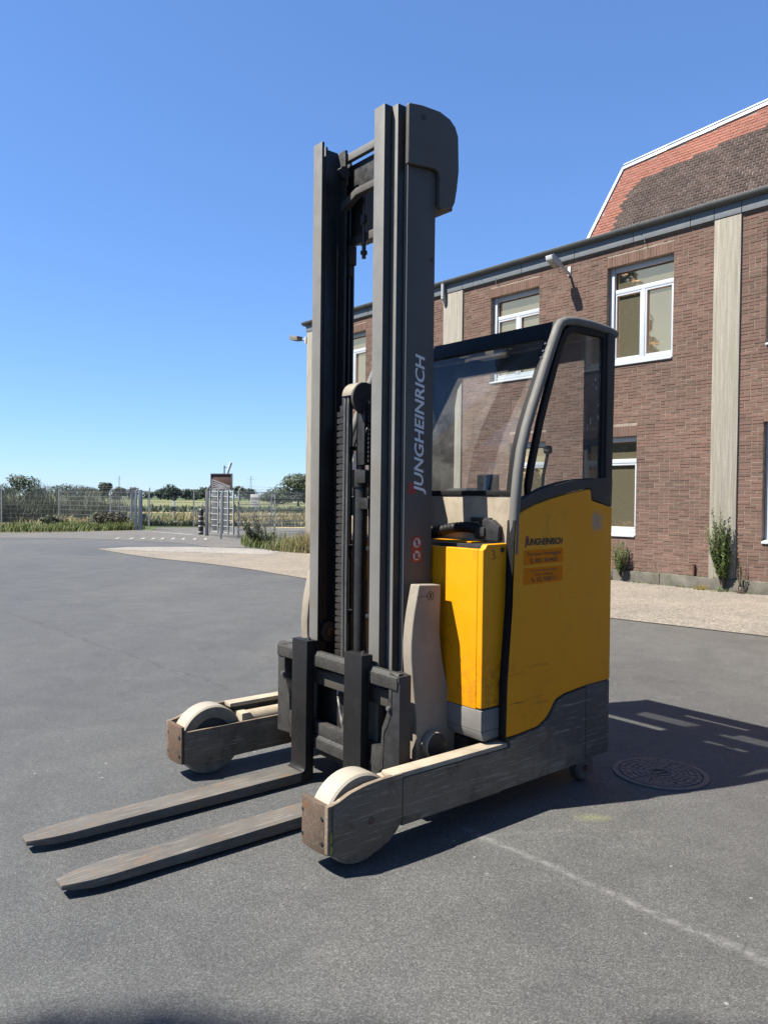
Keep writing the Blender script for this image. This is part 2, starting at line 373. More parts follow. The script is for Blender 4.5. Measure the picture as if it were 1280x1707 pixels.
YEL, YEL2 = (1.0, 0.375, 0.002), (1.0, 0.41, 0.003)
def m_yellow(name, kind):
    t = NT(name); p = t.obj(); xyz = t.sep(p)
    a = t.noise(p, 3, 4, 0.6)
    c = t.mix(t.ramp(a, [(0.3, 0.0), (0.7, 1.0)]), YEL, YEL2)
    if kind == 'box':
        dots = t.math('MULTIPLY', t.ramp(t.voronoi(p, 85, 'F1', 'Distance'), [(0.16, 1.0), (0.30, 0.0)]),
                      t.ramp(t.voronoi(p, 31, 'F1', 'Color'), [(0.50, 0.0), (0.52, 1.0)]))
        msk = t.ramp(t.dist(t.mapping(p, (1.0, 1.2, 1.0), loc=(0.67, -0.50, -0.72)), (0, 0, 0)), [(0.05, 1.0), (0.2, 0.0)])
        c = t.mix(t.math('MULTIPLY', t.math('MULTIPLY', dots, msk), 0.85), c, (0.10, 0.05, 0.01))
        sm = t.math('MULTIPLY', t.ramp(t.noise(p, 22, 5, 0.7), [(0.45, 0.0), (0.65, 0.7)]), t.ramp(t.dist(p, (-0.67, 0.42, 0.46)), [(0.02, 1.0), (0.09, 0.0)]))
        c = t.mix(sm, c, (0.42, 0.20, 0.02))
        sm2 = t.math('MULTIPLY', t.ramp(t.noise(p, 30, 6, 0.75), [(0.45, 0.0), (0.6, 0.8)]), t.ramp(t.dist(p, (-0.76, 0.55, 0.50)), [(0.04, 1.0), (0.22, 0.0)]))
        c = t.mix(sm2, c, (0.16, 0.09, 0.03))
    else:
        q = t.mapping(p, (0.25, 1, 7), rot=(0, 0.10, 0))
        s = t.ramp(t.noise(q, 7, 4, 0.7), [(0.60, 0.0), (0.65, 0.8)])
        zz = t.ramp(xyz[2], [(0.40, 0.0), (0.45, 1.0), (0.56, 1.0), (0.60, 0.0)])
        xx = t.ramp(t.math('MULTIPLY', xyz[0], -1.0), [(0.72, 1.0), (0.98, 1.0), (1.06, 0.0)])
        c = t.mix(t.math('MULTIPLY', s, t.math('MULTIPLY', zz, xx)), c, (0.09, 0.06, 0.03))
        blot = t.math('MULTIPLY', t.ramp(t.noise(p, 40, 4), [(0.4, 0.0), (0.55, 0.6)]), t.ramp(t.dist(t.mapping(p, (1.5, 0, 1), loc=(2.02, 0, -1.19)), (0, 0, 0)), [(0.03, 1.0), (0.05, 0.0)]))
        c = t.mix(t.math('ADD', blot, t.ramp(t.dist(t.mapping(p, (1.5, 0, 1), loc=(1.965, 0, -1.19)), (0, 0, 0)), [(0.03, 0.75), (0.055, 0.0)]), clamp=True), c, (0.42, 0.33, 0.26))
    dd = t.ramp(t.noise(p, 9, 6, 0.75, 0.5), [(0.55, 0.0), (0.75, 0.5)])
    fs = t.ramp(t.noise(t.mapping(p, (0.5, 0.5, 4), rot=(0, 0.3, 0)), 14, 4, 0.7), [(0.63, 0.0), (0.67, 0.35)])
    c = t.mix(t.math('MULTIPLY', fs, t.ramp(t.noise(p, 3, 2), [(0.48, 0.0), (0.6, 1.0)])), c, (0.34, 0.17, 0.02))
    c = t.mix(dd, c, (0.45, 0.24, 0.02))
    nm = t.bump(t.noise(p, 60, 2), 0.05, 0.002)
    return t.out(c, t.ramp(t.noise(p, 12, 3), [(0.3, 0.38), (0.7, 0.55)]), 0, nm, 0.22)

M = {}
M['asphalt'] = m_asphalt()
M['sand'] = m_gravelly('sandy_gravel', ((0.285, 0.252, 0.207), (0.365, 0.322, 0.268), (0.42, 0.38, 0.315)), 45)
M['oldroad'] = m_gravelly('old_road', ((0.17, 0.165, 0.155), (0.22, 0.21, 0.195), (0.27, 0.255, 0.23)), 50)
M['concrete_pale'] = m_gravelly('pale_concrete', ((0.34, 0.32, 0.29), (0.42, 0.40, 0.36), (0.46, 0.44, 0.40)), 30)
M['field'] = m_gravelly('crop_field', ((0.10, 0.145, 0.05), (0.15, 0.20, 0.07), (0.22, 0.22, 0.10)), 1.2)
M['tangrass'] = m_gravelly('dry_meadow', ((0.46, 0.38, 0.20), (0.55, 0.46, 0.26), (0.30, 0.29, 0.13)), 2.5)
M['greenfield'] = m_gravelly('green_meadow', ((0.22, 0.235, 0.10), (0.28, 0.29, 0.13), (0.32, 0.29, 0.15)), 1.5)
M['dirt'] = m_gravelly('verge_soil', ((0.14, 0.12, 0.08), (0.2, 0.17, 0.11), (0.12, 0.13, 0.06)), 12)
M['white_paint'] = plain('road_paint', (0.52, 0.51, 0.48), 0.8, 0, 0.15, 8, dirt=(0.2, 0.2, 0.19), dirt_amt=0.9)
BR = [(0.165, 0.108, 0.084), (0.203, 0.122, 0.096), (0.222, 0.133, 0.104), (0.188, 0.123, 0.096), (0.245, 0.147, 0.116), (0.158, 0.108, 0.083)]
M['brick'] = m_brick('brick_piece', False, BR); M['brick_mass'] = m_brick('brick_mass', True, BR)
RT = [(0.26, 0.105, 0.075), (0.31, 0.122, 0.088), (0.34, 0.138, 0.10), (0.285, 0.115, 0.083)]
DT = [(0.050, 0.038, 0.034), (0.072, 0.052, 0.046), (0.095, 0.066, 0.057), (0.062, 0.047, 0.042)]
M['tile_red'] = m_brick('tile_red', False, RT); M['tile_red_mass'] = m_brick('tile_red_mass', True, RT)
M['tile_dark'] = m_brick('tile_dark', False, DT); M['tile_dark_mass'] = m_brick('tile_dark_mass', True, DT)
M['mortar'] = plain('mortar', (0.38, 0.315, 0.25), 0.95, 0, 0.2, 9, 0.4, 0.1, (0.26, 0.21, 0.16), 0.7)
M['roof_bed'] = plain('roof_bed', (0.36, 0.30, 0.265), 0.95, 0, 0.3, 5, 0.3, 0.1, (0.25, 0.18, 0.15), 0.6)
def m_pilaster():
    t = NT('board_marked_concrete'); p = t.obj()
    q = t.mapping(p, (9, 9, 0.35))
    a = t.noise(q, 3.5, 5, 0.65, 0.3)
    c = t.ramp(a, [(0.25, (0.27, 0.245, 0.20)), (0.5, (0.40, 0.37, 0.31)), (0.72, (0.54, 0.50, 0.425))])
    f = t.noise(p, 60, 4, 0.75)
    c = t.mix(t.ramp(f, [(0.5, 0.0), (0.72, 0.5)]), c, (0.22, 0.20, 0.15))
    gz = t.ramp(t.noise(t.mapping(p, (7, 7, 0.5), loc=(3, 1, 0)), 2, 4), [(0.55, 0.0), (0.75, 0.35)])
    c = t.mix(gz, c, (0.27, 0.30, 0.17))
    return t.out(c, 0.9, 0, t.bump(t.math('ADD', a, t.math('MULTIPLY', f, 0.4)), 0.6, 0.012), 0.15)
M['pilaster'] = m_pilaster()
M['plinth'] = plain('old_plinth', (0.20, 0.185, 0.155), 0.95, 0, 0.3, 5, 0.5, 0.1, (0.11, 0.115, 0.075), 0.8)
M['fascia'] = plain('grey_fascia_sheet', (0.185, 0.205, 0.22), 0.5, 0, 0.08, 3, 0, 0.4, (0.22, 0.22, 0.2), 0.4)
M['eave'] = plain('eave_sheet', (0.10, 0.105, 0.098), 0.5, 0, 0.15, 4)
M['trim_white'] = plain('pale_verge_sheet', (0.62, 0.68, 0.74), 0.35, 0, 0.05, 3)
M['upvc'] = plain('white_window_frame', (0.64, 0.69, 0.74), 0.4, 0, 0.03, 4, 0, 0.5, (0.5, 0.5, 0.48), 0.2)
M['bronze_glass'] = m_mirror('sun_control_glass', (1.0, 0.51, 0.22))
M['dark_glass'] = m_mirror('dim_pane', (0.40, 0.38, 0.28))
M['wood_bead'] = plain('brown_glazing_bead', (0.16, 0.09, 0.05), 0.6)
# truck
M['paint'] = plain('warm_grey_paint', (0.345, 0.335, 0.30), 0.42, 0, 0.07, 5, 0.03, 0.45, (0.23, 0.20, 0.165), 0.45)
M['paint_dark'] = plain('graphite_paint', (0.085, 0.078, 0.070), 0.6, 0, 0.08, 5, 0.03, 0.12, (0.15, 0.125, 0.10), 0.3)
M['paint_mast'] = plain('mast_paint', (0.235, 0.23, 0.212), 0.5, 0, 0.07, 4, 0.03, 0.25, (0.20, 0.15, 0.11), 0.5)
M['paint_mast_shade'] = plain('shaded_mast_paint', (0.130, 0.122, 0.112), 0.5, 0, 0.06, 4, 0.03, 0.22, (0.15, 0.12, 0.095), 0.35)  # mast paint darkened to carry the shade on outer rails and covers
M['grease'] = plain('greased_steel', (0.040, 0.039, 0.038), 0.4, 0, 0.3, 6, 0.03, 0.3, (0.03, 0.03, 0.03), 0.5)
M['paint_post'] = plain('cab_post_paint', (0.19, 0.187, 0.175), 0.62, 0, 0.06, 4, 0.03, 0.2, (0.2, 0.17, 0.13), 0.3)
M['tyre_side'] = plain('shaded_dirty_side_wall', (0.36, 0.315, 0.235), 0.7, 0, 0.2, 14, 0.05, 0.2, (0.08, 0.065, 0.05), 0.7)  # wheel cream darkened for the shade under the leg plate, plus dirt
M['lime'] = plain('lime_marking_paint', (0.40, 0.42, 0.03), 0.7, 0, 0.3, 60)
M['paint_arm'] = plain('reach_arm_paint', (0.37, 0.325, 0.26), 0.55, 0, 0.10, 6, 0.04, 0.2, (0.24, 0.20, 0.15), 0.6)
M['steel_dull'] = plain('dull_roller_steel', (0.16, 0.155, 0.145), 0.4, 0.5, 0.2, 15)
M['paint_cream'] = plain('cream_paint', (0.50, 0.425, 0.315), 0.55, 0, 0.14, 9, 0.06, 0.2, (0.26, 0.21, 0.145), 0.75)
M['black_paint'] = worn_metal('black_fork_steel', (0.012, 0.012, 0.012), (0.05, 0.047, 0.043), (0.045, 0.03, 0.022), 5, (3, 3, 0.25), 0.3, 0.35, 0.5)
M['fork'] = worn_metal('worn_fork_blade', (0.125, 0.115, 0.10), (0.42, 0.40, 0.35), (0.26, 0.165, 0.10), 8, (0.6, 1.6, 1), 0.7, 0.8, 0.6)
M['leg'] = worn_metal('scuffed_leg_steel', (0.205, 0.16, 0.112), (0.62, 0.53, 0.40), (0.12, 0.072, 0.042), 7, (0.8, 1, 1.1), 0.8, 0.8, 0.7, rear=(0.108, 0.102, 0.094))
M['leg_front'] = worn_metal('rusty_leg_nose', (0.10, 0.072, 0.052), (0.42, 0.36, 0.28), (0.21, 0.085, 0.035), 16, (3, 1.5, 0.35), 0.9, 0.85, 0.8)
M['carriage'] = worn_metal('chipped_carriage_paint', (0.045, 0.044, 0.040), (0.30, 0.275, 0.23), (0.02, 0.018, 0.016), 17, (2.5, 1, 0.5), 0.9, 0.6, 0.65)
M['skirt'] = worn_metal('scraped_graphite_skirt', (0.115, 0.108, 0.098), (0.42, 0.40, 0.36), (0.13, 0.10, 0.075), 4, (0.6, 1, 1.4), 0.4, 0.65, 0.6)
M['tyre'] = plain('cream_polyurethane', (0.46, 0.415, 0.33), 0.5, 0, 0.06, 8, 0.05, 0.4, (0.45, 0.38, 0.26), 0.5)
M['wheel_side'] = plain('wheel_disc', (0.10, 0.085, 0.07), 0.7, 0, 0.3, 12, 0.1)
M['rubber'] = plain('black_rubber', (0.014, 0.014, 0.0145), 0.6, 0, 0.2, 20, 0, 0.15)
M['black'] = plain('black_plastic', (0.022, 0.022, 0.023), 0.5, 0, 0.2, 9)
M['steel'] = plain('bare_steel', (0.42, 0.41, 0.39), 0.35, 0.8, 0.15, 15)
M['rod_steel'] = plain('hose_cover', (0.13, 0.125, 0.115), 0.4, 0.2, 0.2, 15)
M['chain'] = plain('oily_chain', (0.11, 0.10, 0.095), 0.35, 0.6, 0.3, 40)
M['yellow_box'] = m_yellow('yellow_box_paint', 'box'); M['yellow_panel'] = m_yellow('yellow_panel_paint', 'panel')
M['bumper'] = plain('grey_corner_guard', (0.25, 0.24, 0.225), 0.55, 0, 0.08, 5, 0.05, 0.25, (0.15, 0.13, 0.11), 0.5)
M['windscreen'] = m_clear('windscreen_glass', (0.80, 0.83, 0.83), 0.10)
M['side_glass'] = m_clear('scratched_side_glass', (0.66, 0.69, 0.68), 0.12, 1.0, True)
M['roof_glass'] = m_clear('roof_glass', (0.42, 0.44, 0.44), 0.25)
M['silver'] = plain('silver_letters', (0.95, 0.95, 0.97), 0.45, 0, 0.04, 9)
M['red'] = plain('red_print', (0.40, 0.018, 0.022), 0.5, 0, 0.08, 9)
M['letter_black'] = plain('black_print', (0.018, 0.014, 0.012), 0.6, 0, 0.1, 9)
M['white_print'] = plain('white_print', (0.66, 0.64, 0.60), 0.55, 0, 0.08, 20)
M['sticker'] = plain('orange_sticker', (0.95, 0.265, 0.006), 0.8, 0, 0.06, 14, 0, 0.1)
M['sticker_grey'] = plain('faded_print', (0.10, 0.065, 0.025), 0.6)
# yard
M['galv'] = plain('galvanised_steel', (0.46, 0.48, 0.48), 0.5, 0.2, 0.15, 4)
M['galv_pale'] = plain('pale_galvanised_rail', (0.52, 0.545, 0.54), 0.5, 0.1, 0.12, 4)
M['iron'] = plain('cast_iron', (0.135, 0.132, 0.13), 0.65, 0.1, 0.25, 12, 0.2, 0.4, (0.15, 0.14, 0.13), 0.5)
M['bollard_black'] = plain('bollard_black', (0.025, 0.025, 0.028), 0.5); M['bollard_white'] = plain('bollard_white', (0.68, 0.68, 0.66), 0.5)
M['board_brown'] = plain('weathered_brown_board', (0.13, 0.055, 0.04), 0.7, 0, 0.3, 6)
M['board_frame'] = plain('grey_board_frame', (0.22, 0.22, 0.225), 0.6)
M['board_hatch'] = plain('pale_slat', (0.50, 0.47, 0.46), 0.6)
M['lamp_white'] = plain('white_lamp_housing', (0.70, 0.71, 0.72), 0.4, 0, 0.05, 8)
M['lamp_dark'] = plain('weathered_lamp_housing', (0.20, 0.18, 0.15), 0.6, 0, 0.3, 20)
M['lens'] = plain('dull_lamp_lens', (0.35, 0.36, 0.36), 0.15)
M['rust'] = plain('rusty_iron', (0.16, 0.08, 0.05), 0.9, 0, 0.3, 20, 0.3)
M['bark'] = plain('bark', (0.10, 0.08, 0.06), 0.95, 0, 0.3, 8, 0.4)
M['leaf_far'] = m_leaf('far_leaves', (0.05, 0.075, 0.045), (0.075, 0.11, 0.06), (0.10, 0.135, 0.075))
M['leaf_far_red'] = m_leaf('far_leaves_reddish', (0.05, 0.042, 0.026), (0.075, 0.06, 0.034), (0.06, 0.075, 0.034))
M['leaf_bush'] = m_leaf('bush_leaves', (0.06, 0.09, 0.045), (0.10, 0.135, 0.065), (0.15, 0.19, 0.09))
M['reed'] = m_leaf('reed_leaves', (0.13, 0.155, 0.10), (0.20, 0.225, 0.15), (0.28, 0.30, 0.21))
M['grass'] = m_leaf('verge_grass', (0.11, 0.16, 0.04), (0.18, 0.24, 0.065), (0.32, 0.31, 0.12))
M['drygrass'] = m_leaf('dry_grass', (0.40, 0.33, 0.16), (0.52, 0.44, 0.23), (0.32, 0.33, 0.13))
M['weed'] = m_leaf('weed_leaves', (0.15, 0.23, 0.06), (0.26, 0.37, 0.11), (0.46, 0.54, 0.22), 0.4)
M['weed_dark'] = m_leaf('dock_leaves', (0.06, 0.085, 0.05), (0.10, 0.125, 0.07), (0.17, 0.19, 0.11))
M['dry_stem'] = m_leaf('dry_stems', (0.16, 0.12, 0.08), (0.27, 0.21, 0.14), (0.30, 0.25, 0.18))
M['flower'] = m_leaf('yellow_flowers', (0.50, 0.34, 0.03), (0.62, 0.45, 0.05), (0.20, 0.22, 0.05))
M['conifer'] = m_leaf('conifer_needles', (0.014, 0.046, 0.030), (0.022, 0.068, 0.042), (0.032, 0.09, 0.054), 0.1)

# ------------------------------------------------------------------ ground
def sheet(name, pts, z, mat):
    return tag(raw(name, [(x, y, z) for x, y in pts], [tuple(range(len(pts)))], mat), kind='structure')
sheet('ground', [(-2500, -1500), (2500, -1500), (2500, 4000), (-2500, 4000)], -0.03, M['field'])
sheet('yard', [(-26, -40), (60, -40), (60, 40), (-1.0, 40), (-3.0, 30.2), (-8.6, 30.2), (-9.2, 29.3), (-10.2, 28.2), (-11.3, 26.8), (-13.0, 25.9), (-17, 24.6), (-26, 22.0)], 0.0, M['asphalt'])
sheet('access_road', [(-26, 20.6), (-11.4, 22.9), (-9.4, 23.25), (-8.0, 22.7), (-5.5, 21.3), (-4.3, 19.6), (-2.6, 20.2), (-2.6, 27.6), (-3.6, 30.0), (-8.5, 30.0), (-9.2, 29.1), (-10.3, 28.0), (-11.4, 26.6), (-13.2, 25.7), (-17, 24.4), (-26, 21.8)], 0.004, M['oldroad'])
d_ = Vector((-0.64678978, 0.76266833, 0)); o_ = Vector((-d_.y, d_.x, 0))   # along the facade, and out of it
sheet('gravel_strip', [(9.5, 1.2), (3.69, 7.4), (2.49, 8.47), (0.6, 10.35), (-1.17, 12.19), (-1.67, 12.85), (-2.5, 13.9), (-3.5, 14.95), (-4.5, 15.8), (-5.3, 16.6), (-6.9, 18.6), (-6.4, 19.2), (-4.9, 19.6), (-3.0, 19.2), (-2.2, 18.3), (-0.9, 17.6), (0.5, 16.6), (10.8, 4.2)], 0.008, M['sand'])
sheet('concrete_apron', [(-6.7, 18.5), (-5.6, 18.0), (-2.6, 17.3), (-2.4, 18.4), (-3.2, 19.3), (-5.0, 19.7), (-6.4, 19.3)], 0.012, M['concrete_pale'])
sheet('track', [(-9.0, 30.2), (-3.0, 30.2), (-2.0, 33.5), (-9.5, 32.4)], -0.004, M['oldroad'])
sheet('meadow', [(-60, 62), (-13, 62), (-10.6, 34.5), (-5, 33.5), (30, 40), (60, 75)], -0.020, M['tangrass'])
sheet('green_strip', [(-300, 105), (300, 105), (300, 190), (-300, 190)], -0.016, M['greenfield'])
sheet('pale_strip', [(-300, 215), (300, 215), (300, 250), (-300, 250)], -0.012, M['tangrass'])
sheet('verge', [(-40, 40), (-26, 21.9), (-17, 24.5), (-13.1, 25.8), (-11.4, 26.7), (-10.3, 28.1), (-9.3, 29.3), (-10.2, 32.6), (-12, 36), (-20, 42)], -0.008, M['dirt'])
g_ = 'short white dashes painted across the gateway'
for i, x in enumerate((-8.0, -7.58, -7.24, -6.94, -6.66, -6.35, -6.04, -5.70, -5.38)):
    y = 22.95 + 0.02 * i
    sheet('road_marking', [(x, y), (x + 0.085, y), (x + 0.07 - 0.12, y + 0.75), (x - 0.12, y + 0.75)], 0.012, M['white_paint'])
sheet('road_marking', [(-8.95, 28.55), (-8.8, 28.55), (-6.35, 26.1), (-6.5, 26.0)], 0.012, M['white_paint'])

# ------------------------------------------------------------------ plants
def blades(name, spots, mat, parent=None, curve=0.35):
    """thin bent blades: spots = (x, y, z, height, width, lean, azimuth)"""
    V = []; F = []
    for (x, y, z, h, w, ln, az) in spots:
        ca, sa = math.cos(az), math.sin(az); n = len(V)
        for k, t in enumerate((0, 0.5, 1.0)):
            r = ln * h * (t ** 1.8); ww = w * (1 - 0.75 * t) / 2
            px, py, pz = x + ca * r, y + sa * r, z + h * t * (1 - curve * ln * t)
            V += [(px - sa * ww, py + ca * ww, pz), (px + sa * ww, py - ca * ww, pz)]
        F += [(n, n + 1, n + 3, n + 2), (n + 2, n + 3, n + 5, n + 4)]
    return raw(name, V, F, mat, parent)

def leaf_cloud(clumps, n, size, rnd, flat=0.6, hollow=0.45):
    """leaf-sized faces spread in the outer part of several clumps (cx, cy, cz, rx, ry, rz)"""
    V = []; F = []
    vol = [c[3] * c[4] * c[5] for c in clumps]; tot = sum(vol)
    for c, v in zip(clumps, vol):
        for _ in range(max(6, int(n * v / tot))):
            while True:
                p = Vector((rnd.uniform(-1, 1), rnd.uniform(-1, 1), rnd.uniform(-1, 1)))
                if hollow < p.length < 1.0 + 0.12 * rnd.random(): break
            q = Vector((c[0] + p.x * c[3], c[1] + p.y * c[4], c[2] + p.z * c[5]))
            nrm = (p + Vector((rnd.uniform(-1, 1), rnd.uniform(-1, 1), rnd.uniform(-0.4, 1))) * 0.8).normalized()
            u = nrm.orthogonal().normalized(); w = nrm.cross(u); a = rnd.uniform(0, 6.28)
            u, w = math.cos(a) * u + math.sin(a) * w, -math.sin(a) * u + math.cos(a) * w
            s = size * rnd.uniform(0.6, 1.4); k = len(V)
            V += [tuple(q - u * s), tuple(q + w * s * flat), tuple(q + u * s), tuple(q - w * s * flat)]
            F.append((k, k + 1, k + 2, k + 3))
    return V, F

def tree(name, x, y, h, w, mat, label, group, seed, n=1500, leaf=0.3, low=0.12, cat='tree', spread=1.0):
    rnd = random.Random(seed)
    t = thing(name, label, cat, (x, y, -0.03), 0, group)
    cl = []
    for i in range(9 if n > 800 else 6):
        a = rnd.uniform(0, 6.28); r = rnd.uniform(0.1, 0.32) * w * spread
        zz = h * rnd.uniform(low + 0.2, 0.80); s = rnd.uniform(0.18, 0.30)
        cl.append((math.cos(a) * r, math.sin(a) * r, zz, s * w, s * w, min(s * h * 0.75, zz * 0.9)))
    cl.append((0, 0, h * 0.55, w * 0.33, w * 0.33, h * 0.40))
    V, F = leaf_cloud(cl, n, leaf, rnd)
    raw('crown', V, F, mat, t)
    m = MB(); m.cyl((0, 0, 0), (0, 0, h * 0.6), h * 0.035, h * 0.015, 8)
    for i in range(4):
        a = rnd.uniform(0, 6.28); m.tube([(0, 0, h * (0.25 + 0.08 * i)), (math.cos(a) * w * 0.15, math.sin(a) * w * 0.15, h * (0.45 + 0.08 * i)), (math.cos(a) * w * 0.27, math.sin(a) * w * 0.27, h * (0.6 + 0.06 * i))], [h * 0.014, h * 0.01, h * 0.004], 6)
    m.build('trunk', M['bark'], t)
    return t

def px_x(px, Y): return (px - 640) / 1290.0 * Y
far = [  # px centre, distance, height, width, reddish?
    (95, 380, 7.0, 14, 0), (115, 395, 7.6, 12, 0), (135, 385, 7.2, 13, 0), (150, 400, 6.2, 12, 0), (165, 380, 4.6, 13, 0),
    (175, 260, 6.0, 5.0, 0), (199, 300, 5.2, 7.5, 1), (221, 330, 5.5, 7, 1),
    (268, 300, 4.4, 7, 0), (281, 290, 6.6, 6, 0), (293, 295, 5.0, 7, 0), (310, 320, 5.0, 7, 0), (328, 330, 4.8, 7.5, 0), (342, 300, 5.6, 7, 0),
    (400, 310, 6.0, 9, 0), (415, 330, 5.4, 8, 0), (20, 390, 5.5, 14, 0), (2, 370, 7, 14, 0), (60, 400, 5.5, 16, 0), (248, 420, 4.6, 9, 0), (370, 360, 5.4, 12, 0)]
labs = ['broad dark tree, second in the far row behind the left fence', 'tallest crown in the far row behind the left fence', 'rounded dark tree near the middle of the far row behind the fence', 'lower dark tree where the far row thins out toward the gate', 'flat low tree at the gate end of the far row',
        'lone slim tree with a round crown beyond the third fence post', 'reddish dark bush tree beyond the last mesh panel before the gate', 'small reddish tree half hidden behind the gate post',
        'low tree at the left end of the group seen through the gateway', 'tall round crown standing out of the group seen through the gateway', 'mid tree right of the tall crown in the gateway', 'low bushy tree seen above the striped delineator through the gateway', 'dark bushy tree left of the striped bollard, far across the field', 'dark tree seen just behind the bent right gate post',
        'dark tree behind the mesh panel right of the notice board', 'dark low tree seen behind the thin mesh beside the white sign', 'distant tree behind the reeds near the left picture edge', 'distant tree cut by the left picture edge', 'pale distant tree behind the round bush left of the fence', 'small far tree between the gate post and the gateway group', 'far dark tree behind the notice board posts']
for i, ((px, Y, h, w, red), lb) in enumerate(zip(far, labs)):
    tree('field_tree', px_x(px, Y), Y, h, w, M['leaf_far_red'] if red else M['leaf_far'], lb, 'trees across the field', 100 + i, 1000, 0.36, 0.0)
tree('round_bush', px_x(45, 52), 52, 2.75, 2.6, M['leaf_bush'], 'round dark green bush tree rising behind the reeds at the left fence', None, 51, 2600, 0.075, 0.0)
tree('hedge_tree', px_x(497, 120), 120, 5.4, 9.0, M['leaf_bush'], 'wide dense green tree just left of the brick building corner', None, 52, 5200, 0.17, 0.0)
tree('hedge_tree', px_x(462, 124), 124, 3.2, 6.0, M['leaf_bush'], 'lower dark shrub at the left foot of the wide dense tree', None, 53, 2400, 0.16, 0.0, 'shrub')

def patch(name, pts, mat, label, cat, n, h, w, lean, seed, kind=None, parent=None, z=0.0):
    """blades scattered over a strip around the polyline pts [(x, y, halfwidth)]"""
    rnd = random.Random(seed); sp = []
    for _ in range(n):
        i = rnd.randrange(len(pts) - 1); t = rnd.random()
        a, b = pts[i], pts[i + 1]
        hw = a[2] * (1 - t) + b[2] * t
        k = math.sqrt(abs(math.sin(rnd.random() * 9.0 + i))) * 0.5 + 0.5
        x = a[0] * (1 - t) + b[0] * t + rnd.uniform(-hw, hw); y = a[1] * (1 - t) + b[1] * t + rnd.uniform(-hw, hw)
        cl = 0.55 + 0.45 * math.sin(x * 2.1 + 1.3) * math.sin(y * 1.7 + x * 0.9)
        sp.append((x, y, z, h * rnd.uniform(0.5, 1.15) * (0.55 + 0.6 * cl), w * rnd.uniform(0.6, 1.3), lean * rnd.uniform(0.2, 1.2), rnd.uniform(0, 6.28)))
    return tag(blades(name, sp, mat, parent), label, cat, None, kind)

patch('reeds', [(-26, 36.5, 1.4), (-19.0, 37.4, 1.3), (-15.3, 37.4, 1.1), (-12.7, 36.9, 0.5)], M['reed'], 'tall grey green reeds standing behind the left fence', 'reeds', 4200, 1.65, 0.05, 0.40, 5, 'stuff', z=-0.03)
patch('verge_grass', [(-26, 24.0, 1.7), (-17, 26.6, 1.7), (-13.2, 28.6, 1.9), (-11.0, 29.6, 1.0), (-9.9, 30.2, 0.5)], M['grass'], 'green verge grass along the foot of the left fence', 'grass', 8000, 0.34, 0.04, 0.7, 6, 'stuff', z=-0.01)
patch('dry_verge', [(-14.5, 33.3, 1.2), (-12.0, 32.6, 1.0), (-10.4, 31.2, 0.5)], M['drygrass'], 'dry straw coloured grass between verge and left fence', 'grass', 1500, 0.5, 0.035, 0.6, 7, 'stuff', z=-0.01)
patch('meadow_grass', [(-11.5, 46, 4), (-7.5, 45, 4), (-3, 46, 4), (2, 48, 3)], M['drygrass'], 'dry meadow grass beyond the gateway', 'grass', 3000, 0.55, 0.07, 0.6, 8, 'stuff', z=-0.02)
patch('crop_rows', [(-60, 75, 9), (-25, 72, 9), (0, 72, 9), (20, 75, 9)], M['weed_dark'], 'leafy green field crop far beyond the fence', 'crop', 5000, 0.6, 0.2, 0.8, 9, 'stuff', z=-0.03)
patch('hedge_base', [(-12.4, 34.9, 0.5), (-10.4, 34.4, 0.35), (-7.0, 34.6, 0.35), (-2.0, 36, 0.5)], M['weed_dark'], 'dark low undergrowth along the fence across the road', 'undergrowth', 2600, 0.35, 0.05, 0.7, 10, 'stuff', z=-0.02)
patch('corner_grass', [(-3.75, 21.6, 0.25), (-2.9, 19.8, 0.55), (-2.2, 18.9, 0.5), (-1.7, 18.4, 0.4)], M['grass'], 'green grass tuft growing at the building corner beside the mast', 'grass', 1700, 0.42, 0.022, 0.6, 11, 'stuff')
patch('corner_straw', [(-2.4, 19.0, 0.45), (-1.75, 18.25, 0.4), (-1.3, 18.2, 0.4)], M['drygrass'], 'dry straw grass at the building corner beside the mast', 'grass', 1100, 0.5, 0.018, 0.55, 12, 'stuff')
for k, (px, Y, h, w, sd, lb) in enumerate([(88, 30.5, 0.62, 1.0, 61, 'low dark bush in the verge beside the second fence post'), (186, 30.4, 0.75, 1.3, 62, 'brownish green bush in front of the last mesh panel before the gate'), (170, 31.4, 0.8, 1.0, 63, 'small brown weed clump left of the brownish bush')]):
    rnd = random.Random(sd); t = thing('verge_bush', lb, 'bush', (px_x(px, Y), Y, -0.02), 0, 'bushes in the verge')
    V, F = leaf_cloud([(rnd.uniform(-.3, .3) * w, rnd.uniform(-.2, .2) * w, h * rnd.uniform(.25, .6), w * .33, w * .3, h * .35) for _ in range(6)], 900, 0.05, rnd)
    raw('foliage', V, F, M['weed_dark'] if k != 1 else M['leaf_far_red'], t)
    m = MB()
    for i in range(5): m.tube([(0, 0, 0), (rnd.uniform(-.2, .2) * w, rnd.uniform(-.2, .2) * w, h * .4), (rnd.uniform(-.4, .4) * w, rnd.uniform(-.3, .3) * w, h * .85)], [.015, .01, .004], 5)
    m.build('stem', M['bark'], t)

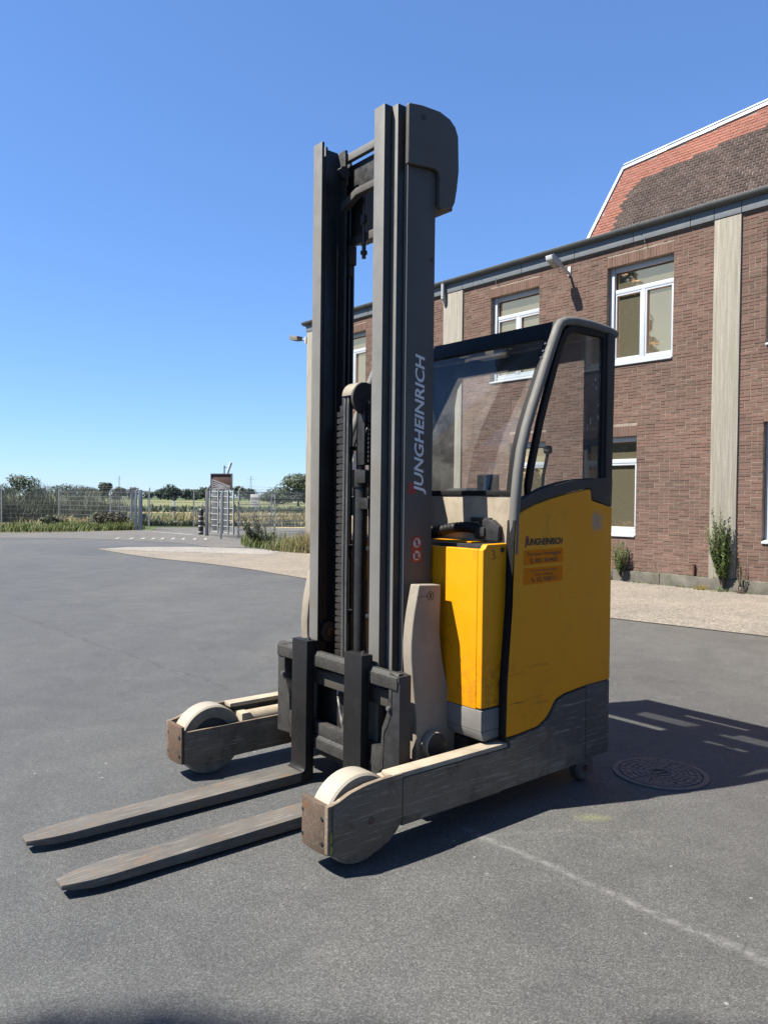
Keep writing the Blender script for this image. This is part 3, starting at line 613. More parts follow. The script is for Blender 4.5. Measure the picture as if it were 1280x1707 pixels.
def weed(name, base, h, n_stems, spread, leaf, per, mat, label, seed, stem=M['bark'], lean=(0, 0), up=0.75, r=0.006, bare=0.1):
    rnd = random.Random(seed); t = thing(name, label, 'weed', base)
    m = MB(); V = []; F = []
    for i in range(n_stems):
        a = rnd.uniform(0, 6.28); q = rnd.random() ** 0.6 * spread; hh = h * rnd.uniform(0.55, 1.0) * (1 - 0.35 * q / max(spread, 1e-3))
        tip = Vector((math.cos(a) * q + lean[0] * hh, math.sin(a) * q + lean[1] * hh, hh)); b0 = Vector((math.cos(a) * q * .15, math.sin(a) * q * .15, 0)); md = (b0 + tip) / 2 + Vector((math.cos(a), math.sin(a), 0)) * q * .18
        pts = [b0, b0.lerp(md, .5) + Vector((0, 0, hh * .05)), md, md.lerp(tip, .5), tip]
        m.tube(pts, [r, r * .8, r * .65, r * .45, r * .25], 5)
        for k in range(per):
            s = bare + (1 - bare) * (k + rnd.random()) / per; j = min(3, int(s * 4)); p = pts[j].lerp(pts[j + 1], s * 4 - j)
            aa = rnd.uniform(0, 6.28); dr = Vector((math.cos(aa), math.sin(aa), up * rnd.uniform(.5, 1.6))).normalized()
            sd = dr.cross(Vector((0, 0, 1))).normalized(); L = leaf * rnd.uniform(.6, 1.3) * (1.1 - .5 * s); w = L * rnd.uniform(.12, .2)
            k0 = len(V); V += [tuple(p), tuple(p + dr * L * .5 + sd * w), tuple(p + dr * L), tuple(p + dr * L * .5 - sd * w)]; F.append((k0, k0 + 1, k0 + 2, k0 + 3))
    m.build('stem', stem, t); raw('leaves', V, F, mat, t)
    return t

# ------------------------------------------------------------------ brick building: local x runs along the facade, y out of it
BO = Vector((4.8020, 11.3973, 0)); BRZ = math.atan2(d_.y, d_.x)
BM = Matrix.Translation(BO) @ Matrix.Rotation(BRZ, 4, 'Z')
def bl(s, y, z): return BM @ Vector((s, y, z))
bld = thing('brick_building', 'two storey brown brick building with tiled mansard and white windows', 'building', BO, BRZ)
S0, S1, ZP, ZF = -13.0, 10.42, 0.185, 5.405
WIN = [(0.65, 1.82, 3.50, 5.11), (3.22, 4.36, 3.50, 5.11), (8.13, 9.28, 3.50, 5.11), (-1.92, -0.75, 3.50, 5.11), (6.0, 7.15, 3.50, 5.11),
       (1.235, 1.985, 0.73, 2.335), (3.03, 3.86, 0.73, 2.335), (-1.92, -0.745, 0.73, 2.42), (6.0, 7.15, 0.73, 2.335), (8.13, 9.28, 0.73, 2.335)]
WIN += [(a, a + 1.17, z0, z1) for a in (-4.5, -7.1, -9.7, -12.3) for z0, z1 in ((3.50, 5.11), (0.73, 2.335))]
PIL = [(-0.392, 0.0), (5.08, 5.61), (S1 - .40, S1 - .002), (-5.60, -5.2), (-10.8, -10.4)]
# mortar body with openings
xs = sorted({S0, S1, *[w[0] - .003 for w in WIN], *[w[1] + .003 for w in WIN]}); zs = sorted({0.0, 5.62, *[w[2] - .003 for w in WIN], *[w[3] + .003 for w in WIN]})
V = []; F = []
def quad(*p):
    k = len(V); V.extend(p); F.append(tuple(range(k, k + 4)))
def is_open(x, z): return any(w[0] - .003 <= x <= w[1] + .003 and w[2] - .003 <= z <= w[3] + .003 for w in WIN)
for a, b in zip(xs, xs[1:]):
    for c, e in zip(zs, zs[1:]):
        if not is_open((a + b) / 2, (c + e) / 2): quad((b, -.0015, c), (a, -.0015, c), (a, -.0015, e), (b, -.0015, e))
for w in WIN:
    a, b, c, e = w[0] - .003, w[1] + .003, w[2] - .003, w[3] + .003; D = -.24
    quad((a, -.0015, c), (a, D, c), (a, D, e), (a, -.0015, e)); quad((b, D, c), (b, -.0015, c), (b, -.0015, e), (b, D, e))
    quad((a, -.0015, e), (a, D, e), (b, D, e), (b, -.0015, e)); quad((a, D, c), (a, -.0015, c), (b, -.0015, c), (b, D, c))
    quad((a, D, c), (b, D, c), (b, D, e), (a, D, e))
for p in [((S1, -.0015, 0), (S1, -9, 0), (S1, -9, 5.62), (S1, -.0015, 5.62)), ((S0, -9, 0), (S0, -.0015, 0), (S0, -.0015, 5.62), (S0, -9, 5.62)), ((S1, -9, 0), (S0, -9, 0), (S0, -9, 5.62), (S1, -9, 5.62))]: quad(*p)
wall = raw('wall', V, F, M['mortar'], bld)
# bricks
CO, BL = 0.0492, 0.166
def cut_spans(z0, z1):
    """free spans along the course, without openings, lintels and pilasters"""
    blk = [(w[0], w[1]) for w in WIN if z1 > w[2] + .004 and z0 < w[3] + .17 - .004] + [(p[0] - .004, p[1] + .004) for p in PIL]
    blk = [(a if not (z0 > w_ and False) else a, b) for (a, b), w_ in zip(blk, [0] * len(blk))]
    sp = []; x = S0
    for a, b in sorted(blk):
        if a > x: sp.append((x, a))
        x = max(x, b)
    if x < S1: sp.append((x, S1))
    return sp
rb = random.Random(3); bricks = []
nrow = int((ZF - ZP) / CO)
for r in range(nrow):
    z0 = ZP + r * CO + .003; z1 = z0 + CO - .0098
    for a, b in cut_spans(z0, z1):
        x = a + .002; ph = (r % 2) * BL / 2 + (rb.random() < .12) * BL / 2
        nx = a + (BL / 2 if ph % BL > .01 else BL)
        while x < b - .012:
            e = min(nx, b)
            if b - e < .035: e = b
            wdt = rb.uniform(-.0015, .0015)
            bricks.append((x + .0045, e - .0050, z0 + wdt, z1 + rb.uniform(-.0015, .0015), rb.uniform(.0005, .0055)))
            x = e; nx = e + (BL if rb.random() < .86 else BL / 2)
for w in WIN:       # soldier courses over the openings
    z0 = w[3]; x = w[0] - .004
    while x < w[1]:
        bricks.append((x + .003, x + .046, z0 + .004, z0 + .163, rb.uniform(.0008, .0055))); x += .0492
def in_frame(P):
    dv = P - Vector((0, 0, CAM_H)); z = dv.dot(_fw)
    return z > 0 and abs(dv.dot(_rt) / z) < 640 / 1290 + .004 and abs(dv.dot(_up) / z) < 853 / 1290 + .004
def hidden_by_truck(P):
    dv = P - Vector((0, 0, CAM_H)); z = dv.dot(_fw); px = 640 + 1290 * dv.dot(_rt) / z; py = 853.5 - 1290 * dv.dot(_up) / z
    return 720 < px < 1018 and py > 815 or 622 < px < 722
cand = []
for i, b in enumerate(bricks):
    P = bl((b[0] + b[1]) / 2, 0, (b[2] + b[3]) / 2)
    if in_frame(P) and not hidden_by_truck(P): cand.append(((b[1] - b[0]) * (b[3] - b[2]) / (P - camo.matrix_world.translation).length_squared, i))
near = {i for _, i in sorted(cand, reverse=True)[:300]}
unit = MB().box(-.5, .5, -.5, .5, -.5, .5); ub = unit.build('brick', M['brick'], bld, 0, False); ume = ub.data; COL.objects.unlink(ub); bpy.data.objects.remove(ub)
mass = MB()
for i, (a, b, z0, z1, pr) in enumerate(bricks):
    if i in near:
        o = bpy.data.objects.new('brick', ume); COL.objects.link(o); o.parent = bld
        o.location = ((a + b) / 2, -.055 + pr, (z0 + z1) / 2); o.scale = (b - a, .11, z1 - z0)
    else: mass.box(a, b, -.11 + pr, pr, z0, z1)
tag(raw('brick_courses', mass.v, mass.f, M['brick_mass'], bld), kind='stuff')
# pilasters, plinth stones
for a, b in PIL:
    MB().box(a, b, -.1, .034, ZP - .01, 5.408).build('pilaster', M['pilaster'], bld, .004)
rp = random.Random(9); x = S0
while x < S1:
    L = rp.uniform(.7, 1.3); e = min(S1 + .05, x + L)
    MB().box(x, e - .006, -.05, .08 + rp.uniform(-.006, .008), -.05, ZP + rp.uniform(-.012, .006)).build('plinth_stone', M['plinth'], bld, .012, seg=2)
    x = e
# fascia sheets, eave with gutter edge, flat roof
fb = [S0, -11.6, -10.4, -9.1, -7.8, -6.5, -5.2, -4.2, -3.1, -1.9, -.397, .004, .37, 1.33, 2.45, 3.6, 4.8, 5.08, 5.61, 6.8, 8.0, 9.2, S1 + .03]
for a, b in zip(fb, fb[1:]):
    MB().box(a + .004, b - .004, -.02, .045, 5.412, 5.60).build('fascia_panel', M['fascia'], bld, .004)
MB().box(S0, S1 + .02, -.03, .030, 5.43, 5.58).build('fascia_backing', M['black'], bld, 0)
e = MB(); e.prism([(-.05, 5.562), (.05, 5.572), (.105, 5.590), (.128, 5.618), (.133, 5.645), (-.05, 5.655)], 'x', S0, S1 + .12); e.build('eave', M['eave'], bld, .002)
t_ = MB(); t_.box(S0, S1 + .125, .126, .1345, 5.6465, 5.6545); t_.build('gutter_edge', M['fascia'], bld, .001)
for s in (-2.2, 1.2, 4.6, 8.0):
    MB().prism([(.046, 5.566), (.052, 5.5655), (.107, 5.5835), (.131, 5.6120), (.137, 5.648), (.134, 5.650), (.10, 5.64), (.05, 5.60)], 'x', s, s + .03).build('gutter_bracket', M['eave'], bld, 0)
MB().box(S0, S1, -9.0, -.04, 5.62, 5.66).build('flat_roof', M['eave'], bld, 0)
for s in (1.12, 2.82, 4.2, 7.4):
    MB().cyl((s, .05, 5.44), (s, .05, 5.34), .006).build('drip_pin', M['steel'], bld, 0)
p_ = MB(); p_.cyl((5.56, .10, 5.60), (5.56, .10, 5.30), .038, .038, 14); p_.cyl((5.56, .10, 5.36), (5.56, .06, 5.22), .042, .036, 14); p_.build('downpipe', M['galv_pale'], bld, 0)
m = MB(); m.cyl((.23, .035, .185), (.23, .035, .34), .022, .022, 10); m.cyl((.23, .035, .34), (.23, -.01, .36), .026, .02, 10); m.build('pipe_stub', M['rust'], bld, 0)
m = MB(); m.box(.86, .868, -.004, .004, .19, .33); m.build('drain_slot', M['black'], bld, 0)
# windows
def window(w, kind):
    a, b, z0, z1 = w
    fr = MB(); y0, y1 = -.20, -.105; fw = .058
    zb = z0 + .052
    fr.box(a, a + fw, y0, y1, zb, z1); fr.box(b - fw - .02, b, y0, y1 + .02, zb, z1); fr.box(a + fw + .001, b - fw - .021, y0, y1, z1 - fw - .02, z1); fr.box(a + fw + .001, b - fw - .021, y0, y1, zb, zb + fw)
    o = fr.build('window', M['upvc'], bld, .004)
    s = MB(); s.prism([(y0, z0 + .001), (.028, z0 - .012), (.028, z0 + .012), (y1, zb - .002), (y0, zb - .002)], 'x', a + .004, b - .004); s.build('sill', M['upvc'], o, .003)
    zt = z0 + (z1 - z0) * .735; tb = .07
    ia, ib, ic, ie = a + fw, b - fw - .02, zb + fw, z1 - fw - .02
    tr = MB(); tr.box(ia + .001, ib - .001, y0 + .01, y1 - .006, zt, zt + tb); tr.build('transom', M['upvc'], o, .004)
    def sash(p, q, r, u, glass):
        c = .030
        m = MB(); yy0, yy1 = y0 + .012, y1 - .012
        m.box(p, p + c, yy0, yy1, r, u); m.box(q - c, q, yy0, yy1, r, u); m.box(p + c + .001, q - c - .001, yy0, yy1, r, r + c); m.box(p + c + .001, q - c - .001, yy0, yy1, u - c, u)
        m.build('sash', M['upvc'], o, .003)
        g = MB(); g.box(p + c - .004, q - c + .004, -.168, -.160, r + c - .004, u - c + .004)
        g.build('pane', glass, o, 0)
    if kind == 'double':
        mid = (ia + ib) / 2
        mu = MB(); mu.box(mid - .028, mid + .028, y0 + .011, y1 - .004, ic + .001, zt - .001); mu.build('mullion', M['upvc'], o, .004)
        sash(ia + .002, mid - .030, ic + .002, zt - .002, M['bronze_glass']); sash(mid + .030, ib - .002, ic + .002, zt - .002, M['bronze_glass'])
    else:
        sash(ia + .002, ib - .002, ic + .002, zt - .002, M['bronze_glass'])
    bd = MB(); k = .022; gy = -.150
    bd.box(ia + .002, ia + k, y0 + .02, gy, zt + tb + .001, ie - .001); bd.box(ib - k, ib - .002, y0 + .02, gy, zt + tb + .001, ie - .001); bd.box(ia + k, ib - k, y0 + .02, gy, ie - k, ie - .001); bd.build('glazing_bead', M['wood_bead'], o, 0)
    g = MB(); g.box(ia + .004, ib - .004, -.168, -.160, zt + tb - .004, ie - .003); g.build('pane', M['bronze_glass'], o, 0)
for i, w in enumerate(WIN): window(w, 'double' if w[2] > 3 else 'single')

# tiled mansard: plane y = -.2 - (z - 5.6) / 2, rows level, top and left verge cut by pale sheet trim
def roof_pt(s, z, out=0.0):
    return Vector((s, -.2 - (z - 5.6) * .5 + out * .894, z + out * .447))
ZT0, SL0, SLT = 7.095, 2.43, 2.15                 # top left corner height, hip at the foot and at the top
def z_top(s): return ZT0 + (SLT - s) * .109
def s_left(z): return SL0 + (SLT - SL0) * (z - 5.62) / (ZT0 - 5.62)
SR = -3.4
m = MB(); 
corner = [(SL0, 5.62), (SLT, ZT0), (SR, z_top(SR)), (SR, 5.62)]
fr_ = [roof_pt(*c) for c in corner]; bk = [Vector((c[0], -3.2, c[1] if c[1] > 5.7 else 5.62)) for c in corner]
m.add(fr_ + bk, [(0, 1, 2, 3), (4, 7, 6, 5), (0, 4, 5, 1), (1, 5, 6, 2), (2, 6, 7, 3), (3, 7, 4, 0)]); m.build('roof', M['roof_bed'], bld, 0)
def strip_trim(p, q, wdt, nm):
    a, b = roof_pt(*p), roof_pt(*q); ax = (b - a).normalized(); nn = Vector((0, .894, .447)); sd = ax.cross(nn)
    k = MB(); vs = []
    for base in (a - ax * .01, b + ax * .01):
        vs += [base + sd * wdt * i + nn * j for i, j in ((-.5, -.02), (.5, -.02), (.5, .035), (-.5, .035))]
    k.add(vs, [(0, 1, 2, 3), (4, 7, 6, 5), (0, 4, 5, 1), (1, 5, 6, 2), (2, 6, 7, 3), (3, 7, 4, 0)])
    return k.build(nm, M['trim_white'], bld, .006)
strip_trim((SL0 + .015, 5.62), (SLT + .015, ZT0 + .02), .055, 'verge_trim')
for a, b in ((SLT + .02, 1.36), (1.355, .53), (.525, -.8), (-.805, SR)):
    strip_trim((a, z_top(a) + .015), (b, z_top(b) + .015), .07, 'ridge_trim')
    strip_trim((a, z_top(a) + .09), (b, z_top(b) + .09), .028, 'ridge_trim')
tiles = []; TW, TH = .112, .0590; rt = random.Random(21)
zr = 5.63; row = 0
bound = [(2.0, 5.6), (1.93, 6.3), (1.90, 6.55), (1.63, 6.74), (1.0, 6.81), (.62, 6.88), (.06, 6.95), (-.34, 6.98), (-3.5, 7.30)]
def dark_limit(s):
    if s > 1.93: return -1
    for (a, za), (b, zb) in zip(bound[1:], bound[2:]):
        if b <= s <= a: return zb + (za - zb) * (s - b) / (a - b)
    return 6.3
while zr < 7.8:
    s = 2.6 - (row % 2) * TW / 2 + rt.uniform(-.006, .006)
    while s > SR:
        zc = zr + TH / 2
        lo = s - TW
        hi = min(s, s_left(zc) - .02)
        if hi - lo > .03 and zr + TH < z_top(lo) + .0 and lo > SR:
            dk = zc < dark_limit((lo + hi) / 2) - rt.choice((0, 0, .02)) and (lo + hi) / 2 < 2.0 - (zc - 5.6) * .08 + rt.uniform(-.03, .03)
            tiles.append((lo + .0055, hi - .0055, zr, dk))
        s -= TW
    zr += TH; row += 1
def tile_geo(mb, a, b, z, lift):
    p = []
    for out in (0, 1):
        for zz, k in ((z + .005, .0065), (z + TH - .005, .005)):
            for s in (a, b): p.append(roof_pt(s, zz, (k + lift) * out))
    mb.add([p[0], p[1], p[3], p[2], p[4], p[5], p[7], p[6]], [(4, 5, 6, 7), (0, 1, 5, 4), (1, 2, 6, 5), (2, 3, 7, 6), (3, 0, 4, 7)])
tc = []
for i, t in enumerate(tiles):
    P = BM @ roof_pt((t[0] + t[1]) / 2, t[2])
    if in_frame(P): tc.append(((P - camo.matrix_world.translation).length, i))
tn = {i for _, i in sorted(tc)[:300]}
proto = {}
for dk, nm in ((True, 'tile_dark'), (False, 'tile_red')):
    k = MB(); tile_geo(k, -TW / 2 + .0055, TW / 2 - .0055, 0, .0)
    off = roof_pt(0, 0); k.v = [tuple(Vector(v) - off) for v in k.v]
    me = bpy.data.meshes.new('roof_tile'); me.from_pydata(k.v, [], k.f); me.materials.append(M[nm]); proto[dk] = me
md, mr = MB(), MB()
for i, (a, b, z, dk) in enumerate(tiles):
    if i in tn and abs((b - a) - (TW - .011)) < .004:
        o = bpy.data.objects.new('roof_tile', proto[dk]); COL.objects.link(o); o.parent = bld
        o.location = roof_pt((a + b) / 2, z) + Vector((0, .894, .447)) * rt.uniform(-.002, .004)
    else: tile_geo(md if dk else mr, a, b, z, rt.uniform(-.0015, .002))
tag(raw('tile_courses', md.v, md.f, M['tile_dark_mass'], bld), kind='stuff')
tag(raw('tile_courses', mr.v, mr.f, M['tile_red_mass'], bld), kind='stuff')

# floodlights on the facade
fl = thing('floodlight', 'white floodlight on a bent bracket under the eave between two upper windows', 'floodlight', bl(2.57, 0, 5.16), BRZ, 'floodlights on the brick building'); fl.scale = (.86, .86, .86)
m = MB(); m.box(-.035, .035, .004, .024, -.02, .17); m.build('wall_plate', M['lamp_white'], fl, .005)
m = MB(); m.tube([(0, .02, .03), (.0, .10, .06), (.02, .30, .17), (.03, .36, .20)], .028, 10); m.build('bracket', M['lamp_white'], fl, 0)
m = MB(); m.prism([(.30, .12), (.36, .08), (.62, .19), (.64, .27), (.56, .30), (.32, .22)], 'x', -.045, .115); m.build('lamp_housing', M['lamp_white'], fl, .014)
m = MB(); m.prism([(.37, .072), (.61, .174), (.607, .182), (.366, .080)], 'x', -.03, .10); m.build('lens', M['lens'], fl, 0)
fl2 = thing('floodlight', 'weathered floodlight sticking out past the far corner of the brick building', 'floodlight', bl(10.45, .03, 5.20), BRZ, 'floodlights on the brick building')
m = MB(); m.box(-.02, .03, -.03, .03, -.07, .10); m.build('wall_plate', M['lamp_white'], fl2, .005)
m = MB(); m.tube([(.0, .0, .03), (.08, .05, .04), (.14, .10, .06)], .016, 8); m.build('bracket', M['lamp_white'], fl2, 0)
m = MB(); m.prism([(.08, .00), (.30, .02), (.44, .07), (.43, .14), (.36, .17), (.10, .11)], 'y', .04, .22); m.build('lamp_housing', M['lamp_dark'], fl2, .012)
m = MB(); m.prism([(.42, .08), (.45, .09), (.435, .15), (.37, .175), (.36, .165)], 'y', .05, .21); m.build('lens', M['lens'], fl2, .004)

# weeds along the plinth
weed('weed', bl(-.26, .13, .10), 1.32, 44, .19, .070, 56, M['weed'], 'tall feathery green weed growing up the pale pilaster at the right', 71, lean=(-.10, 0), r=.005)
weed('weed', bl(-.52, .15, .10), .58, 9, .10, .030, 12, M['dry_stem'], 'brown dried weed stems right of the tall feathery weed', 72, stem=M['dry_stem'])
weed('weed', bl(1.40, .14, .10), .72, 26, .13, .062, 34, M['weed'], 'upright green weed under the lower window beside the truck', 73, r=.005)
weed('weed', bl(1.33, .17, .10), .76, 2, .03, .020, 10, M['weed'], 'single tall thin stalk beside the upright green weed under the window', 76, r=.004)
weed('weed', bl(1.70, .20, .0), .55, 8, .10, .035, 14, M['dry_stem'], 'dead brown weed stems at the plinth close to the truck', 74, stem=M['dry_stem'])
weed('flowering_weed', bl(.02, .20, 0), .11, 24, .15, .024, 16, M['flower'], 'low weed with yellow flowers at the foot of the plinth', 75, r=.002)
weed('weed', bl(-.22, .19, 0), .10, 18, .22, .028, 12, M['weed'], 'low green weed at the plinth just right of the yellow flowers', 77, r=.002)
weed('weed', bl(-.55, .2, 0), .12, 16, .18, .028, 12, M['dry_stem'], 'low straw coloured weed at the plinth under the dried stems', 78, r=.002, stem=M['dry_stem'])
rnd = random.Random(33); sp = []
for _ in range(1500):
    s = rnd.uniform(-3.2, 5.0); k = .5 + .5 * math.sin(s * 5.1) * math.sin(s * 2.3 + 1)
    if rnd.random() > k * .9: continue
    p = bl(s, .10 + abs(rnd.gauss(0, .045)), 0); sp.append((p.x, p.y, 0, rnd.uniform(.02, .07), .012, .8, rnd.uniform(0, 6.28)))
for _ in range(500):
    s = rnd.uniform(-3.2, 5.0); k = .5 + .5 * math.sin(s * 3.7 + 2)
    if rnd.random() > k * .8: continue
    p = bl(s, rnd.uniform(.02, .07), 0); sp.append((p.x, p.y, .175, rnd.uniform(.02, .06), .010, .8, rnd.uniform(0, 6.28)))
tag(blades('plinth_weeds', sp, M['grass']), 'short weeds sprouting along the plinth joint', 'weeds', None, 'stuff')
weed('thistle', (-3.22, 20.2, 0), 1.05, 16, .42, .17, 22, M['weed_dark'], 'dark leaning thistle clump in front of the right mesh fence', 81, lean=(-.35, .0), r=.012)
weed('thistle', (-2.88, 19.7, 0), .75, 12, .38, .14, 20, M['weed_dark'], 'smaller dark thistle nearer the building corner grass', 82, lean=(-.2, 0), r=.010)

# trees across the yard, mirrored in the window panes
rnd = random.Random(300); t = thing('conifer', 'tall dense dark conifer on the far side of the yard', 'tree', (-26, 8.95, 0)); h = 13.3
cl = [(0, 0, h * (.10 + .085 * k), 2.75 * math.sqrt(1.02 - (.092 * k) ** 1.5), 2.75 * math.sqrt(1.02 - (.092 * k) ** 1.5), h * .085) for k in range(11)]
V, F = leaf_cloud(cl, 16000, .24, rnd, hollow=.2); raw('crown', V, F, M['conifer'], t)
MB().cyl((0, 0, 0), (0, 0, h * .9), .22, .04, 8).build('trunk', M['bark'], t)
# unseen tree added behind the camera: its leaf clumps are placed to shade the foreground
rnd = random.Random(301); t = thing('shadow_tree', 'added tree shape behind the camera that casts the foreground shadow', 'tree', (-8.0, -3.2, 0))
zc = 13.0; cl = []
for gx, gy, rx, ry in ((-.62, 1.38, .42, .50), (-.95, 1.28, .5, .5), (-.28, 1.36, .42, .46), (-.15, 1.18, .5, .42), (.86, 1.36, .45, .44), (1.3, 1.2, .6, .5), (.4, .7, .9, .5), (-.9, .5, .9, .6)):
    cl.append((gx - .694 * zc + 8.0, gy + .05 - .195 * zc + 3.2, zc, rx, ry, .22))
V, F = leaf_cloud(cl, 9000, .075, rnd, hollow=.0); raw('crown', V, F, M['leaf_bush'], t)
m = MB(); m.tube([(0, 0, 0), (.05, -.05, 6), (0, 0, 12.2)], [.22, .16, .06], 9)
for c in cl: m.tube([(0, 0, 10.5), (c[0] * .5, c[1] * .5, 11.8), (c[0], c[1], c[2])], [.06, .035, .01], 6)
m.build('trunk', M['bark'], t)
rnd = random.Random(310); V = []; F = []
cl = [(-30 + rnd.uniform(-1, 1), -8 + 2.2 * k, 1.5, 1.7, 1.6, 1.9 + rnd.uniform(-.3, .5)) for k in range(18)]
V, F = leaf_cloud(cl, 9000, .22, rnd); tag(raw('hedge', V, F, M['leaf_bush']), 'tall clipped hedge along the far side of the yard', 'hedge')

# ------------------------------------------------------------------ fences, gate and things by the gateway
def run_fence(name, pts, posts, h, label, rails, group='wire mesh fences at the yard edge', bent=1, pale=False, vstep=.055, wire=.0035, rail_t=.009):
    """pts: base polyline, posts: list of (x, y, height); double wire mesh between, barbed wire on bent arms"""
    t = thing(name, label, 'fence', (pts[0][0], pts[0][1], 0), 0, group); o = Vector((pts[0][0], pts[0][1], 0))
    for (x, y, hp) in posts:
        m = MB(); b = Vector((x, y, 0)) - o
        m.box(b.x - .024, b.x + .024, b.y - .024, b.y + .024, -.05, hp - .13)
        m.tube([b + Vector((0, 0, hp - .15)), b + Vector((.02 * bent, -.01, hp - .10)), b + Vector((.11 * bent, -.05, hp))], .022, 6)
        m.build('post', M['galv_pale'] if pale else M['galv'], t, 0)
    vv = MB(); hh = MB()
    for (x0, y0), (x1, y1) in zip(pts, pts[1:]):
        a = Vector((x0, y0, 0)) - o; b = Vector((x1, y1, 0)) - o; L = (b - a).length; n = int(L / vstep); u = (b - a) / L; sd = Vector((-u.y, u.x, 0))
        for i in range(n + 1):
            p = a.lerp(b, i / n); q = [p + u * wire * j + sd * wire * k for j, k in ((-.5, -.5), (.5, -.5), (.5, .5), (-.5, .5))]
            vv.add([c + Vector((0, 0, .04)) for c in q] + [c + Vector((0, 0, h)) for c in q], [(i_, (i_ + 1) % 4, 4 + (i_ + 1) % 4, 4 + i_) for i_ in range(4)])
        for z in rails:
            q = [Vector((0, 0, z)) + sd * (.008 + k) + Vector((0, 0, j)) for j, k in ((-rail_t / 2, 0), (rail_t / 2, 0), (rail_t / 2, rail_t), (-rail_t / 2, rail_t))]
            hh.add([a + c for c in q] + [b + c for c in q], [(i_, (i_ + 1) % 4, 4 + (i_ + 1) % 4, 4 + i_) for i_ in range(4)])
        for j, (oz, ox) in enumerate(((.06, .035), (.14, .09))):
            hh.tube([a + Vector((ox * bent, -.04 * ox * 10, h + oz)), b + Vector((ox * bent, -.04 * ox * 10, h + oz))], .0035, 4)
    tag(raw('wire_mesh', vv.v, vv.f, M['galv'], t), kind='stuff'); raw('horizontal_wire', hh.v, hh.f, M['galv_pale'] if pale else M['galv'], t)
    return t
rl = [.05 + .2 * i for i in range(8)]
run_fence('mesh_fence', [(-24, 35.6), (-17.3, 35.05), (-14.72, 35.1), (-11.9, 33.7), (-10.25, 31.4), (-9.5, 29.6)],
          [(-22.2, 35.4, 1.80), (-19.8, 35.2, 1.80), (-17.3, 35.05, 1.80), (-14.72, 35.1, 1.74), (-11.9, 33.7, 1.66), (-10.25, 31.4, 1.50)], 1.56, 'grey wire mesh fence with bent posts left of the gateway', rl)
run_fence('mesh_fence', [(-10.2, 33.4), (-9.97, 32.9), (-8.2, 33.4), (-5.0, 34.4), (-1.0, 35.6), (4.0, 37)], [(-9.97, 32.9, 1.66), (-8.2, 33.4, 1.60), (-5.0, 34.4, 1.6), (-1.0, 35.6, 1.6)], 1.45, 'wire mesh fence across the track behind the gateway', rl, bent=.4)
run_fence('mesh_fence', [(-4.58, 24.4), (-3.88, 27.5), (-3.05, 28.9), (1.0, 31.0), (5, 33)], [(-4.58, 24.4, 1.62), (-3.88, 27.5, 1.78), (-.6, 30.2, 1.78)], 1.50, 'pale mesh fence with strong cross wires between gate and building', [.06 + .2 * i for i in range(8)], bent=1, pale=True, rail_t=.018)
# tubular uprights of that fence seen as separate panel ends
gt = thing('gate_post', 'thick grey double gate post at the left side of the gateway', 'gate post', (-9.28, 29.2, 0), .3, 'gate posts')
m = MB(); m.box(-.10, -.02, -.05, .05, -.05, 1.50); m.build('hinge_post', M['galv_pale'], gt, .004)
m = MB(); m.box(.02, .17, -.07, .07, -.05, 1.53); m.build('post', M['galv'], gt, .006)
m = MB(); m.tube([(-.06, 0, 1.48), (-.03, 0, 1.55), (.04, -.02, 1.60)], .022, 6); m.build('bent_arm', M['galv'], gt, 0)
m = MB(); m.box(.17, .30, -.02, .02, .45, .62); m.box(.17, .28, -.015, .015, 1.2, 1.24); m.build('latch_box', M['board_frame'], gt, .004)
gp = thing('gate_post', 'dark gate post with an outward bent tip at the right side of the gateway', 'gate post', (-5.87, 25.7, 0), 0, 'gate posts')
m = MB(); m.box(-.05, .05, -.05, .05, -.05, 1.50); m.tube([(0, 0, 1.46), (.03, -.02, 1.55), (.12, -.05, 1.66)], .034, 8); m.build('post', M['board_frame'], gp, .004)
ga = thing('gate', 'pale sliding mesh gate leaf with white cross rails beside the notice board', 'gate', (-5.75, 25.6, 0), math.atan2(24.0 - 25.6, -4.66 + 5.75))
Lg = math.hypot(24.0 - 25.6, -4.66 + 5.75)
for x in (0, Lg * .36, Lg * .55, Lg * .78, Lg):
    MB().box(x - .02, x + .02, -.02, .02, .12, 1.50).build('upright', M['galv_pale'], ga, .003)
for z in (.16, .36, .55, .74, .93, 1.12, 1.31, 1.47):
    MB().box(.021, Lg - .021, .021, .042, z - .011, z + .011).build('rail', M['galv_pale'], ga, .002)
k = MB()
for i in range(int(Lg / .06)): k.box(.06 * i + .03, .06 * i + .0355, .043, .0485, .14, 1.48)
tag(k.build('wire_mesh', M['galv'], ga, 0, False), kind='stuff')
tp = thing('fence_post', 'thin grey steel post standing free in front of the gate leaf', 'post', (-4.97, 23.65, 0))
MB().box(-.025, .025, -.025, .025, -.05, 1.40).build('post', M['galv'], tp, .003)
# notice board on two legs, seen over the gate
nb = thing('notice_board', 'weathered brown board with a pale slanted slat panel on two legs', 'board', (-6.30, 30.0, 0), -.12)
m = MB(); m.box(-.40, .40, -.02, .02, 1.60, 2.17); m.build('board', M['board_brown'], nb, .004)
m = MB(); m.box(-.43, -.40, -.05, .05, 1.55, 2.2); m.box(.40, .43, -.05, .05, 1.55, 2.2); m.box(-.43, .43, -.052, .052, 2.17, 2.205); m.box(-.43, .43, -.052, .052, 1.57, 1.60); m.build('frame', M['board_frame'], nb, .004)
for i in range(5):
    k = MB(); z = 1.98 - i * .085; k.prism([(-.36, z), (-.36 + .0, z - .045), (.36, z - .045 - .26 * (1 if z - .3 > 1.62 else (z - .045 - 1.62) / .26)), (.36, z - .26 * (1 if z - .3 > 1.62 else (z - .045 - 1.62) / .26))], 'y', -.045, -.024); k.build('slat', M['board_hatch'], nb, 0)
